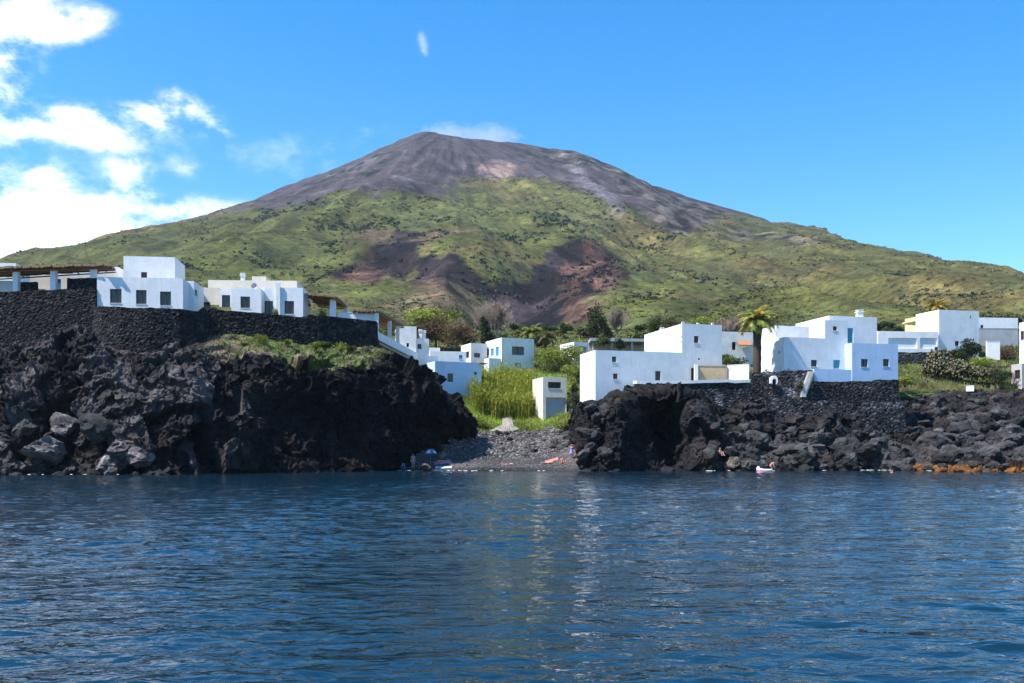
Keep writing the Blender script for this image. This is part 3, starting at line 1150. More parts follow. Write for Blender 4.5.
def chimney(root, px, D, zb, ptop, w=.6, d=.6, mat='white'):
    zt = Z(ptop, D)
    m = MB()
    x = X(px, D)
    m.box((x, D, (zb + zt - .25) / 2), (w, d, zt - .25 - zb))
    m.box((x, D, zt - .2), (w + .22, d + .22, .1))
    m.box((x - w * .3, D, zt - .08), (.14, d, .16))
    m.box((x + w * .3, D, zt - .08), (.14, d, .16))
    m.box((x, D, zt + .05), (w + .1, d + .1, .08))
    keep_world(m.build('chimney', M[mat]), root)


# --- left shore
h = house('house', 140, 115, 18.5, 'white two storey house with three dark windows above the curved stone wall')
Block(h, 97, 112, 5, 183, 277, 17.5, 4.6, 'white', front=[('win', 110, 121.5, 289, 303), ('win', 136, 146.5, 290, 304), ('win', 160, 171, 291.5, 305.5)])
Block(h, 123.5, 117.2, 7, 175, 256, 19, 5.6, 'white', front=[('red', 141, 147, 272, 278)])
Block(h, 183.6, 115.5, 5, 194, 281, 17.5, 5, 'white', right=[('vent', 195, 197.5, 290, 296)])
Block(h, 30, 119, 3, 118, 266, 18.5, 5, 'white', front=[('blue', 53, 61, 279, 291), ('vent', 96, 98.5, 271, 273.5)])
h = house('house', 0, 140, 19, 'low white house peeping over the cane pergola roof at the picture edge')
Block(h, -40, 140, 4, 16, 262.5, 18, 5, 'white')

h = house('house', 250, 124, 18, 'white and cream house with satellite dish and dark windows behind the long stone wall')
Block(h, 208, 128.5, 3, 297, 280, 17.5, 7, 'cream')
Block(h, 195, 123.5, 4, 219, 287.5, 17, 4.5, 'cream', front=[('win', 200.5, 210, 302, 309)])
Block(h, 219.3, 122, 4, 231, 290, 17, 5, 'white', front=[('door', 221.8, 230.2, 295, 311)])
Block(h, 231.2, 119.6, 4, 261.3, 288.5, 17, 7, 'white', front=[('win', 240.5, 250, 296.5, 308)])
b2 = Block(h, 261.6, 121.3, 4, 303, 287.3, 17, 7, 'white', front=[('win', 264.5, 273, 301, 314), ('red', 284.5, 294, 301, 314)], right=[('vent', 310, 312.2, 291, 296), ('win', 308.5, 313, 304.5, 308.5)])
m = MB()
aa = b2.f.s_at(276)
slab_on(m, b2.f, aa, b2.f.s_at(280.4), 17, Z(283, 121.5), .28, .003)
keep_world(m.build('pilaster', M['white']), h)
Block(h, 252, 131, 3, 266, 276.3, 22, 3, 'cream')
chimney(h, 243, 130.5, 23, 274, .5)
m = MB()
cx_, cy_, cz_ = X(254.5, 127.6), 127.6, Z(286.2, 127.6)
ring0, ring1 = [], []
for k in range(16):
    t = 2 * math.pi * k / 16
    ring0.append((cx_ + .42 * math.cos(t), cy_ - .12, cz_ + .42 * math.sin(t)))
    ring1.append((cx_ + .2 * math.cos(t), cy_ + .02, cz_ + .2 * math.sin(t)))
for k in range(16):
    m.poly([ring0[k], ring0[(k + 1) % 16], ring1[(k + 1) % 16], ring1[k]])
m.poly(ring1[::-1])
m.tube([(cx_, cy_, cz_ - .2), (cx_, cy_ - .5, cz_)], .02, 5)
m.tube([(cx_, cy_ + .02, cz_), (cx_, cy_ + .2, cz_ - .3), (cx_, cy_ + .2, cz_ - 1.0)], .04, 6)
keep_world(m.build('satellite_dish', M['metal']), h)


# --- pergolas
def mat_roof(root, corners, thick, slats=26, mat='cane'):
    """cane mat: four corners (front-left, front-right, back-right, back-left), slightly ragged slats along the first edge"""
    m = MB()
    fl, frr, br, bl = [Vector(c) for c in corners]
    for k in range(slats):
        t0, t1 = k / slats, (k + .93) / slats
        j = random.uniform(-.05, .05)
        e = random.uniform(-.25, .15)
        dirv = (bl - fl).normalized()
        a, b, c, d = fl.lerp(frr, t0) + dirv * e, fl.lerp(frr, t1) + dirv * e, bl.lerp(br, t1), bl.lerp(br, t0)
        up = Vector((0, 0, thick + j))
        dn = Vector((0, 0, j))
        m.hexa([a + dn, b + dn, c + dn, d + dn], [a + up, b + up, c + up, d + up])
    keep_world(m.build('cane_roof', M[mat]), root)
    bm_ = MB()
    for k in range(6):
        t = .06 + .88 * k / 5
        a, b = fl.lerp(frr, t), bl.lerp(br, t)
        bm_.tube([a + Vector((0, 0, -.12)), b + Vector((0, 0, -.12))], .07, 6)
    for t in (.1, .55, .95):
        a, b = fl.lerp(bl, t), frr.lerp(br, t)
        bm_.tube([a + Vector((0, 0, -.24)), b + Vector((0, 0, -.24))], .08, 6)
    keep_world(bm_.build('roof_beam', M['terracotta']), root)


def post(root, px, D, w, z0, z1, mat='white'):
    m = MB()
    x = X(px, D)
    w2 = w * .9
    m.hexa([(x - w / 2, D - w / 2, z0), (x + w / 2, D - w / 2, z0), (x + w / 2, D + w / 2, z0), (x - w / 2, D + w / 2, z0)],
           [(x - w2 / 2, D - w2 / 2, z1), (x + w2 / 2, D - w2 / 2, z1), (x + w2 / 2, D + w2 / 2, z1), (x - w2 / 2, D + w2 / 2, z1)])
    keep_world(m.build('post', M[mat]), root)


pg = house('pergola', 50, 113, 19, 'long cane roofed pergola on white pillars beside the two storey house', 'pergola')
for p_, top in ((16.5, 271), (54, 269.5), (93.5, 268.5)):
    post(pg, p_, 112.7, .68, 18.8, Z(top, 112.7))
post(pg, -30, 112.7, .68, 18.8, Z(272, 112.7))
mat_roof(pg, [(X(-60, 111.6), 111.6, Z(270.3, 111.6)), (X(112, 111.6), 111.6, Z(265.5, 111.6)), (X(116, 118.6), 118.6, 24.9), (X(-40, 118.6), 118.6, 23.7)], .26, 40)

pg = house('pergola', 330, 126, 19, 'small cane pergola on two white pillars at the end of the cream house', 'pergola')
post(pg, 333, 123.8, .75, 18.5, Z(299, 123.8))
post(pg, 346, 131.5, .6, 18.5, Z(306.8, 131.5))
mat_roof(pg, [(X(305.5, 122.5), 122.5, 22.55), (X(336.5, 122.6), 122.6, 22.15), (X(349, 132.6), 132.6, 22.3), (X(318, 132.6), 132.6, 22.7)], .2, 16)

pg = house('pergola', 388, 130, 17.5, 'dark cane pergola over a white terrace jutting from the stone wall corner', 'pergola')
def edge(D):
    return -17.5 + .0875 * (D - 124)
for D_ in (124.5, 132.3, 137.7):
    m = MB()
    x = edge(D_) - .28
    m.box((x, D_, (17.6 + 20.45) / 2), (.5, .5, 2.85))
    keep_world(m.build('post', M['white']), pg)
mat_roof(pg, [(X(351, 124), 124, 20.6), (edge(124) + .1, 124, 20.55), (edge(141) + .1, 141, 20.8), (X(385, 141), 141, 20.8)], .28, 16)
m = MB()
e0, e1 = edge(123.6), edge(153)
m.hexa([(e0 - .35, 123.6, 16.9), (e0, 123.6, 16.9), (e1, 153, 16.9), (e1 - .35, 153, 16.9)], [(e0 - .35, 123.6, 17.95), (e0, 123.6, 17.95), (e1, 153, 17.95), (e1 - .35, 153, 17.95)])
keep_world(m.build('parapet', M['white']), pg)
m = MB()
m.hexa([(e0 - 3.5, 124.2, 16.6), (e0 - .36, 124.2, 16.6), (e1 - .36, 153, 16.6), (e1 - 3.5, 153, 16.6)], [(e0 - 3.5, 124.2, 17.3), (e0 - .36, 124.2, 17.3), (e1 - .36, 153, 17.3), (e1 - 3.5, 153, 17.3)])
keep_world(m.build('terrace_floor', M['concrete']), pg)


def low_wall(name, label, px0, D, a, px1, ptop, zb, thick=.35, mat='white', cat='wall'):
    r = house(name, px0, D, zb, label, cat)
    b = Block(r, px0, D, a, px1, ptop, zb, thick, mat, roof=None, parapet=0.0)
    m = MB()
    slab_on(m, b.f, -.03, b.L + .03, b.zt + .004, b.zt + .07, .04, -thick - .04)
    keep_world(m.build('coping', M[mat]), r)
    return r


low_wall('garden_wall', 'low white garden wall at the far left under the pergola', -40, 114.2, 3, 12, 281, 18.3)
low_wall('garden_wall', 'low white garden wall between the small cane pergola and the stone wall corner', 338, 124.3, 6, 376, 312.5, 17.8)

h = house('house', 408, 150, 16, 'narrow white house with chimneys behind the dark terrace pergola')
Block(h, 398, 150.5, 12, 416.5, 326, 14, 5, 'white_old', front=[('vent', 406.5, 409, 343, 347)], left=[('win', 395, 397.5, 331, 337)])
Block(h, 416.8, 152, 12, 429, 338.5, 14, 5, 'white_old', front=[('win', 417.5, 421.5, 344, 349)], roof='terracotta')
chimney(h, 420.5, 154, 19.5, 330, .5)
chimney(h, 424, 154.5, 19.5, 331, .5)
h = house('house', 445, 163, 15, 'long low white house with one tiny window below the umbrella pines')
Block(h, 430, 163.5, 10, 466, 351, 13, 5, 'white', front=[('blue', 459, 462.5, 355, 359)])
Block(h, 424, 167, 10, 440, 347.5, 13, 5, 'white_old')
h = house('house', 425, 154, 15, 'small flat white outhouse at the foot of the terrace parapet')
Block(h, 419, 153.5, 22, 438, 355.5, 12, 5, 'white')

h = house('house', 455, 148, 11.5, 'pale blue flat roofed cube house with two small windows beside the reeds')
bd = Block(h, 435, 148, 24, 481.5, 361, 9.5, 7.5, 'pale_blue', front=[('win', 447.5, 453, 373.5, 382), ('win', 474, 476.8, 372, 375)], left=[])
m = MB()
slab_on(m, bd.f, bd.L - .6, bd.L + .9, bd.zt - .12, bd.zt - .01, .5, -1.5)
keep_world(m.build('canopy', M['terracotta']), h)

h = house('house', 510, 170, 17, 'white L shaped house with blue side shutters and one wide brown window')
Block(h, 501.6, 168, 24, 534, 337.5, 14, 7.4, 'white_old', front=[('win', 512, 524, 346.6, 355), ('blue', 515, 521, 363, 367.6)], left=[('blue', 486.4, 489.2, 349, 355.5), ('blue', 490.8, 493.8, 348.5, 355.8), ('blue', 495.6, 498.8, 347, 356)])
Block(h, 471, 172, 24, 487, 343, 15, 5, 'white_old', front=[('red', 474, 480, 353, 357.5)], left=[('win', 466, 469, 351.5, 358)])
Block(h, 489, 166.5, 24, 501, 358, 14, 2.2, 'white')

h = house('hut', 550, 142, 7.5, 'narrow cream concrete hut with a wide slit window above the beach', 'hut')
Block(h, 543, 142, 15, 566.5, 377, 6, 5.6, 'cream', front=[('win', 548, 561, 382, 388.3), ('recess:grey', 546, 566, 397.5, 419)])

h = house('house', 640, 124, 9, 'large white house with a square tower and tiny windows on the lava rock')
Block(h, 595.4, 122, 15, 682, 350, 7, 6, 'white', front=[('win', 612, 616.2, 356.5, 362), ('red', 613, 617.6, 373.5, 379), ('win', 655.2, 660.6, 371, 380.5)], skip=('right',))
gt = Block(h, 682.0, 125.1, 15, 722, 323.6, 7, 12.6, 'white', front=[('red', 694, 698.6, 336, 343), ('door', 691, 694.4, 368, 381), ('vent', 698, 700, 358, 360)],
           left=[('vent', 680.6, 682.0, 336, 338), ('vent', 680.6, 682.0, 341, 343)], zl=14.9)
chimney(h, 662, 136, 18, 328.5, .5)
for s_, hh in ((0.0, .25), (2.2, .2), (4.3, .28)):
    m = MB()
    c = gt.corner(.18 + s_, .11, gt.zt + hh / 2)
    m.box(c, (.35, .2, hh), math.radians(15))
    keep_world(m.build('merlon', M['white']), h)

h = house('shed', 580, 186, 20, 'white box shed with a blue window over a yellow green bush', 'shed')
Block(h, 574, 185, 24, 592, 341.8, 19, 6, 'white', front=[('blue', 578, 586.5, 346.5, 352.5)])
h = house('carport', 622, 182, 20.5, 'long grey flat roofed carport behind the big tower house', 'carport')
m = MB()
z_ = Z(338.5, 181)
x0_, x1_ = X(590, 181), X(653, 181)
m.hexa([(x0_, 180, z_ - .55), (x1_, 181.5, z_ - .55), (x1_, 187, z_ - .55), (x0_, 186, z_ - .55)], [(x0_, 180, z_), (x1_, 181.5, z_), (x1_, 187, z_), (x0_, 186, z_)])
keep_world(m.build('roof', M['grey']), h)
for p_ in (593, 612, 632, 650):
    post(h, p_, 181.8, .35, 19, z_ - .56, 'grey')
m = MB()
m.hexa([(x0_, 185.4, 19), (x1_, 186.4, 19), (x1_, 186.8, 19), (x0_, 185.9, 19)], [(x0_, 185.4, z_ - .56), (x1_, 186.4, z_ - .56), (x1_, 186.8, z_ - .56), (x0_, 185.9, z_ - .56)])
keep_world(m.build('wall', M['concrete']), h)

low_wall('courtyard_wall', 'courtyard wall coloured with orange bounced light beside a white pillar under the tower house', 698.2, 124.6, 8, 727, 366, 9.5, .4, 'ochre')  # orange bounced light is put into this wall's colour
r_ = house('pillar', 696, 124.4, 10, 'slim white pillar standing at the end of the orange tinted courtyard wall', 'pillar')
post(r_, 696, 124.4, .5, 9.5, Z(364.5, 124.4))
low_wall('garden_wall', 'bright white sunlit garden wall next to the orange tinted courtyard wall', 727.2, 125.4, -32, 749, 365.5, 9.5, .4)
h = house('house', 736, 160, 18, 'little white house with a terracotta awning behind the big palm')
Block(h, 722, 160, 12, 753, 331.5, 15, 5, 'white_old', front=[('vent', 732, 736, 342, 350)])
m = MB()
m.hexa([(X(738, 158), 157.5, Z(346, 158)), (X(752, 158), 158, Z(346, 158)), (X(752, 160), 161, Z(341, 160)), (X(738, 160), 160.4, Z(341, 160))],
       [(X(738, 158), 157.5, Z(345, 158)), (X(752, 158), 158, Z(345, 158)), (X(752, 160), 161, Z(340, 160)), (X(738, 160), 160.4, Z(340, 160))])
keep_world(m.build('awning', M['terracotta']), h)

h = house('house', 830, 127, 11, 'white stepped house with teal shutters and a pale blue front wing')
A13 = 13
i1 = Block(h, 784, 126, A13, 825, 337, 9, 6.4, 'white', front=[('win', 811, 817, 360, 366.5)], left=[('vent', 778.5, 780, 351, 354)], skip=('right',))
D2 = i1.f.pt(i1.L)[1]
Block(h, 825.0, D2, A13, 847.6, 320, 9, 4, 'white', front=[('teal', 833.4, 840, 360, 368.5), ('win', 833, 837, 326.3, 330.5)], zl=17.2)
i3 = Block(h, 829, 132, A13, 877, 315.6, 11, 9, 'white', front=[('door_teal', 847.6, 853.2, 328, 343)], left=[('teal', 808, 811, 330, 338)])
Block(h, 776, 133, A13, 829, 325.5, 9, 5.2, 'white', left=[('teal', 767.5, 770.5, 340, 350)], skip=('right',))
i4 = Block(h, 852, 126.4, A13, 898, 343, 9.5, 3.0, 'pale_blue', front=[('win', 861, 867.8, 359, 367), ('win', 883, 889, 359, 366.5)])
Block(h, 814, 124.4, A13, 851.5, 369, 10.5, .5, 'pale_blue', roof=None, parapet=0)
chimney(h, 859.5, 134.5, 20.5, 310.8, .8, .8)
m = MB()
for sgn in (-1, 1):
    bx_, by_, bz_ = X(788, 131), 131.0, 17.1
    m.hexa([(bx_ - .04, by_, bz_), (bx_ + .04, by_, bz_), (bx_ + .04, by_ + .2, bz_), (bx_ - .04, by_ + .2, bz_)],
           [(bx_ + sgn * .55 - .25, by_, bz_ + .95), (bx_ + sgn * .55 + .25, by_, bz_ + .95), (bx_ + sgn * .55 + .25, by_ + .1, bz_ + .95), (bx_ + sgn * .55 - .25, by_ + .1, bz_ + .95)])
fo = m.build('planter', M['white'])
tag(fo, 'white forked ornament standing on the low roof of the stepped house', 'ornament')

h = house('house', 940, 161, 19, 'long white house with a tall plain block and a yellow side')
Block(h, 878, 159, 6, 938.5, 331, 16, 4, 'white', front=[('recess:white', 888.5, 917, 338, 348.5), ('recess:white', 920, 937, 338, 348.5)])
Block(h, 939, 160.5, 14, 979, 309.6, 16, 6, 'white', front=[('win', 955, 959, 341, 346), ('vent', 970, 971.3, 315.5, 318.5)], left=[])
Block(h, 921, 166, 18, 941, 316, 17, 4, 'yellow', front=[('win', 932, 935, 323.5, 330.5)], roof=None)
m = MB()
x0_, x1_ = X(919.5, 165.5), X(939, 166)
m.hexa([(x0_, 165, Z(320, 165)), (x1_ + .5, 166.5, Z(312, 166)), (x1_ - .5, 172, Z(312, 166)), (x0_ - 1, 170.5, Z(320, 165))],
       [(x0_, 165, Z(318.8, 165)), (x1_ + .5, 166.5, Z(310.8, 166)), (x1_ - .5, 172, Z(310.8, 166)), (x0_ - 1, 170.5, Z(318.8, 165))])
keep_world(m.build('roof', M['ochre']), h)
h = house('house', 995, 186, 22, 'low white house beyond the tall plain block, one small dark window')
Block(h, 978, 186, 5, 1018, 317.5, 19, 5, 'white', front=[('win', 980.5, 983.5, 325, 329)])
h = house('house', 1030, 150, 17, 'white house cut by the picture edge above the grey hut')
Block(h, 1037, 151, 15, 1095, 320, 16.5, 3.6, 'white', left=[('win', 1020.5, 1024, 331, 340)])
h = house('hut', 1025, 142, 12.5, 'grey concrete hut with one dark red window at the picture edge', 'hut')
Block(h, 1022, 142, 12, 1070, 363.5, 10.5, 2.2, 'concrete', left=[('red', 1014.5, 1020, 370, 379)])
low_wall('garden_wall', 'short white garden wall beside the round dark green bush', 987, 155, 0, 1000, 341.5, 17.2, .4)
low_wall('wall_stub', 'stubby white wall end on the turf above the far rocks', 966, 141, -25, 974, 386, 11.2, .5)
low_wall('field_wall', 'grey field wall under the low far white house', 979, 183, 3, 1018, 328.5, 19, .5, 'grey')


# --- stone walls
def stone_wall(label, pts, cell=.23, amp=.06, seed=1, coping=None, name='stone_wall', thick=.7, tone=.021, col2=None):
    """pts: (px, D, py top, py bottom) along the wall; masonry face with real relief, top and ends"""
    P = [(X(px, D), D, Z(t, D), Z(b, D)) for px, D, t, b in pts]
    d = np.concatenate([[0], np.cumsum([math.hypot(P[i + 1][0] - P[i][0], P[i + 1][1] - P[i][1]) for i in range(len(P) - 1)])])
    n = max(8, int(d[-1] / .13))
    s = np.linspace(0, d[-1], n)
    x, y, zt, zb = [np.interp(s, d, [p[i] for p in P]) for i in range(4)]
    ks = max(3, int(n * .02) | 1)
    dx, dy = np.gradient(x), np.gradient(y)
    ln = np.hypot(dx, dy)
    nx, ny = dy / ln, -dx / ln
    zt = zt + fbm(np.stack([s / 1.2, 0 * s, 0 * s + seed], -1), 3, seed) * .10
    nv = max(6, int((zt - zb).max() / .13))
    rows = []
    for k in range(nv + 1):
        f = k / nv
        batter = .10 * (1 - f) * (zt - zb) * .5
        rows.append(np.stack([x + nx * batter, y + ny * batter, zb + (zt - zb) * f], -1))
    for w in (.5 * thick, thick):
        rows.append(np.stack([x - nx * w, y - ny * w, zt], -1))
    rows.append(np.stack([x - nx * thick, y - ny * thick, zb], -1))
    g = np.stack(rows)
    q = g / np.array([cell * 1.25, cell * 1.25, cell * .8])
    dd, oo, tt = cells(q, seed)
    disp = (oo * .5 + tt * .7 - dd * .35) * amp
    nr = np.stack([nx, ny, 0 * nx], -1)[None]
    g2 = g + nr * disp[..., None]
    g2[:, :, 2] += (fbm(g * 2.1, 2, seed) * .05) * (np.arange(len(g2))[:, None] >= nv)
    base = np.array([1.0, .98, 1.02]) * tone
    c = base * (1 + .7 * oo[..., None])
    if col2 is not None:
        k = sstep(.1, .35, fbm(g / 2.2, 3, seed + 9))[..., None] * col2
        c = c * (1 - k) + np.array([.16, .15, .155]) * k * (1 + .4 * oo[..., None])
    o = np_mesh(name, g2.reshape(-1, 3), grid_faces(len(g2), n), M['masonry'], np.clip(c, .004, 1).reshape(-1, 3), smooth=False)
    loc = Vector((float(x.mean()), float(y.mean()), float(zb.min())))
    o.data.transform(Matrix.Translation(-loc))
    o.location = loc
    tag(o, label, 'stone wall')
    if coping:
        m = MB()
        for i in range(0, n - 1, 4):
            j = min(i + 4, n - 1)
            a, b = (x[i], y[i]), (x[j], y[j])
            na, nb_ = (nx[i], ny[i]), (nx[j], ny[j])
            za, zb_ = zt[i] + .02, zt[j] + .02
            fp = lambda p, nn, w, z: (p[0] + nn[0] * w, p[1] + nn[1] * w, z)
            m.hexa([fp(a, na, .14, za), fp(b, nb_, .14, zb_), fp(b, nb_, -thick - .05, zb_), fp(a, na, -thick - .05, za)],
                   [fp(a, na, .14, za + coping), fp(b, nb_, .14, zb_ + coping), fp(b, nb_, -thick - .05, zb_ + coping), fp(a, na, -thick - .05, za + coping)])
        keep_world(m.build('coping', M['white']), o)
    return o


stone_wall('tall dark stone terrace wall under the long cane pergola', [(-60, 111, 293, 352), (0, 111.2, 292, 352), (38, 111.4, 290.3, 352), (70, 111.6, 289.3, 352), (96, 111.8, 288.5, 350)], seed=2)
stone_wall('low dark stone parapet close against the two storey white house', [(67, 112.3, 278.5, 292), (97, 112.3, 278.0, 292)], seed=4, thick=.4)
stone_wall('low dark stone parapet between the first two pergola pillars', [(19.5, 113.2, 282.5, 294), (36.5, 113.2, 282, 294)], seed=5, thick=.4)
stone_wall('curved dark stone bastion wall under the two storey white house',
           [(97, 115.5, 307, 355), (92.5, 113, 306.5, 357), (94, 111.2, 306.3, 359), (102, 110.2, 306.2, 361), (120, 109.9, 306.8, 361), (150, 110.2, 307.5, 360), (180, 111.2, 309.3, 358), (200, 112.8, 311, 354), (209, 114.5, 312, 350)], seed=6, tone=.022)
stone_wall('long dark stone wall in front of the cream house with the dish',
           [(200, 115.3, 308.5, 350), (203, 114.6, 308.4, 350), (240, 115.8, 311.3, 346), (280, 117.3, 314.8, 347), (317, 119, 318, 350), (318, 119, 315, 350), (350, 121, 318.5, 354), (370, 122.2, 320.6, 355), (377, 123.4, 321.5, 355), (378.5, 126, 323, 355)], seed=9, tone=.022)
stone_wall('rough dark stone wall with white coping under the big tower house',
           [(634.5, 122.5, 384.5, 402), (634, 119.2, 384, 412), (690, 120.2, 383.6, 410), (750, 121.8, 382.6, 410)], seed=12, coping=.38, tone=.04, col2=.7)
stone_wall('dark stone wall with a white niche behind the palm tree foot', [(750, 123.6, 372.5, 400), (780, 123.9, 371.5, 405), (813, 124.2, 369.5, 405)], seed=14, tone=.04, col2=.6)
stone_wall('upper tier of the dark stone wall below the pale blue wing', [(813, 123.6, 381.5, 404), (874, 125.2, 381.2, 404), (875, 125.2, 379.8, 404), (899, 126, 379.8, 404)], seed=15, tone=.03, col2=.15)
stone_wall('lower tier of the stone wall standing on the boulders', [(768, 121.4, 397, 432), (790, 121.6, 398, 434), (812, 122, 401, 434), (905, 124.2, 402, 432)], seed=17, tone=.045, col2=.6)
stone_wall('pale patched stone wall between the niche and the lower tier', [(764, 122.6, 386, 422), (812, 122.8, 388, 422)], seed=18, tone=.05, col2=.9)
stone_wall('dark stone wall under the long white house with recessed panels', [(896, 157.5, 352, 366), (938, 158.2, 352.5, 366)], seed=19, tone=.05)

r_ = house('stone_stair', 806, 123.3, 8, 'steep pale stone stair leaning between two stone walls', 'stair')
m = MB()
for k in range(12):
    f0 = k / 12
    px_ = 802.5 + 8.0 * f0
    D_ = 122.6 + .5 * f0
    zt_ = Z(391 - 21 * f0, D_)
    m.box((X(px_, D_), D_ - .25, zt_ - .4), (.55, .8, .8))
keep_world(m.build('steps', M['concrete']), r_)
r_ = house('gate_niche', 774.5, 122.7, 10, 'small white arched niche with a dark opening in the stone wall', 'niche')
m = MB()
D_ = 121.9
x_ = X(774.5, D_)
zb_, zt_ = Z(386.5, D_), Z(375.5, D_)
w_ = .42
pts = [(-w_, zb_ + .45), (-w_, zt_ - .45)] + [(-w_ * math.cos(t), zt_ - .45 + .45 * math.sin(t)) for t in np.linspace(.3, math.pi - .3, 6)] + [(w_, zt_ - .45), (w_, zb_ + .45)]
inn = [(p[0] * .62, zb_ + (p[1] - zb_) * .72) for p in pts]
for i in range(len(pts) - 1):
    a, b, c, d = pts[i], pts[i + 1], inn[i + 1], inn[i]
    m.poly([(x_ + a[0], D_, a[1]), (x_ + b[0], D_, b[1]), (x_ + c[0], D_, c[1]), (x_ + d[0], D_, d[1])])
    m.poly([(x_ + a[0], D_, a[1]), (x_ + b[0], D_, b[1]), (x_ + b[0], D_ + .9, b[1]), (x_ + a[0], D_ + .9, a[1])])
    m.poly([(x_ + d[0], D_, d[1]), (x_ + c[0], D_, c[1]), (x_ + c[0], D_ + .7, c[1]), (x_ + d[0], D_ + .7, d[1])])
keep_world(m.build('arch', M['white']), r_)
m = MB()
m.poly([(x_ + a, D_ + .6, b) for a, b in inn])
keep_world(m.build('opening', M['dark']), r_)

# pale concrete slipway at the head of the beach
r_ = house('slipway', 505, 139, 5, 'pale concrete ramp slab at the head of the pebble beach', 'ramp')
m = MB()
def gp(px, D, dz):
    x = X(px, D)
    return (x, D, gz(x, D) + dz)
ring_ = [(489, 139.2), (513, 138.9), (519, 139.6), (513.5, 141.5), (510, 147), (503, 147.5), (502, 142)]
n_ = len(ring_)
top_ = [gp(px, D, .18) for px, D in ring_]
bot_ = [(p[0], p[1], p[2] - .9) for p in top_]
m.poly(top_)
for i in range(n_):
    j = (i + 1) % n_
    m.poly([bot_[i], bot_[j], top_[j], top_[i]])
keep_world(m.build('slab', M['slab']), r_)
# ------------------------------------------------------------------ plants
def leaf_cloud(cent, rad, n, size, col, rng, var=.25, flat=.6, shell=.35, thin=.55):
    """n leaf clumps (quads) spread over ellipsoids; col: (k,3) colours of the clumps"""
    cent, rad, col = np.array(cent, float), np.array(rad, float), np.array(col, float)
    if rad.ndim == 1:
        rad = np.repeat(rad[:, None], 3, 1)
    w = rad.prod(1) ** (2 / 3)
    k = rng.choice(len(cent), n, p=w / w.sum())
    d = rng.normal(size=(n, 3))
    d /= np.linalg.norm(d, axis=1, keepdims=True)
    r = rng.random(n) ** shell
    p = cent[k] + d * rad[k] * r[:, None]
    a = rng.normal(size=(n, 3))
    a[:, 2] *= flat
    a /= np.linalg.norm(a, axis=1, keepdims=True)
    b = np.cross(a, rng.normal(size=(n, 3)))
    b /= np.linalg.norm(b, axis=1, keepdims=True)
    s = size * (.6 + .8 * rng.random(n))[:, None]
    a, b = a * s, b * s * thin
    v = np.stack([p - a * .5 - b * .5, p + a * .5 - b * .35, p + a * .6 + b * .45, p - a * .4 + b * .5], 1).reshape(-1, 3)
    f = np.arange(n * 4).reshape(-1, 4)
    c = col[k] * (1 - var + 2 * var * rng.random(n))[:, None]
    return v, f, np.repeat(c, 4, 0)


def crown_lobes(rx, ry, rz, n, rng, lobe=.42):
    c, r = [], []
    for i in range(n):
        d = rng.normal(size=3)
        d /= np.linalg.norm(d)
        q = d * np.array([rx, ry, rz]) * (.25 + .6 * rng.random())
        c.append(q)
        r.append(np.array([rx, ry, rz]) * lobe * (.6 + .7 * rng.random()))
    return np.array(c), np.array(r)


GREENS = {'green': [(.055, .085, .018), (.09, .12, .03), (.04, .06, .015)], 'dark': [(.022, .040, .014), (.04, .06, .02), (.016, .03, .012)],
          'lime': [(.20, .24, .03), (.15, .20, .03), (.25, .27, .05)], 'olive': [(.10, .10, .035), (.07, .08, .03), (.13, .115, .05)],
          'brown': [(.12, .075, .045), (.16, .10, .06), (.09, .06, .04)], 'pinkish': [(.24, .17, .14), (.19, .135, .115), (.28, .21, .17)],
          'grey': [(.14, .15, .11), (.20, .20, .15), (.09, .10, .07)], 'gold': [(.40, .27, .07), (.30, .24, .06), (.24, .26, .06)],
          'reed': [(.34, .36, .06), (.28, .33, .05), (.38, .37, .09)], 'goldgreen': [(.46, .33, .09), (.28, .31, .07), (.20, .25, .06), (.38, .35, .08)], 'palm': [(.16, .18, .04), (.22, .22, .06), (.10, .12, .03)]}


def pal(kind, n, rng):
    p = np.array(GREENS[kind])
    return p[rng.integers(0, len(p), n)] * (.75 + .5 * rng.random((n, 1)))


def limbs(h, spread, n, r0, rng, z0=.25):
    m = MB()
    lean = rng.normal(size=2) * .05 * h
    m.tube([(0, 0, -.5), (lean[0] * .3, lean[1] * .3, h * .3), (lean[0], lean[1], h * .75)], [r0, r0 * .8, r0 * .35], 7)
    for i in range(n):
        t = z0 + (.75 - z0) * (i + .5) / n
        a = i * 2.4 + rng.random()
        e = .5 + .5 * rng.random()
        b = (lean[0] * t, lean[1] * t, h * t)
        m.tube([b, (b[0] + math.cos(a) * spread * .5 * e, b[1] + math.sin(a) * spread * .5 * e, b[2] + h * .12), (b[0] + math.cos(a) * spread * e, b[1] + math.sin(a) * spread * e, b[2] + h * .3)], [r0 * .5, r0 * .3, r0 * .1], 5)
    return m


def tree(name, label, cat, px, D, ptop, rx, rz, kind, n=2600, leaf=.3, lobes=14, seed=0, trunk='bark', group=None, ry=None, zbase=None, lift=0.0):
    x = X(px, D)
    z = gz(x, D) if zbase is None else zbase
    h = Z(ptop, D) - z
    rng = np.random.default_rng(seed + int(px * 7))
    r = empty(name, (x, D, z), label, cat, group)
    limbs(h, rx * .7, 6, max(.08, h * .025), rng).build('trunk', M[trunk], r, True)
    c, rr = crown_lobes(rx, ry or rx, rz, lobes, rng)
    c[:, 2] += h - rz * 1.05 + lift
    v, f, cc = leaf_cloud(c, rr, n, leaf, pal(kind, lobes, rng), rng)
    np_mesh('crown', v, f, M['leaf'], cc, smooth=False, parent=r)
    return r


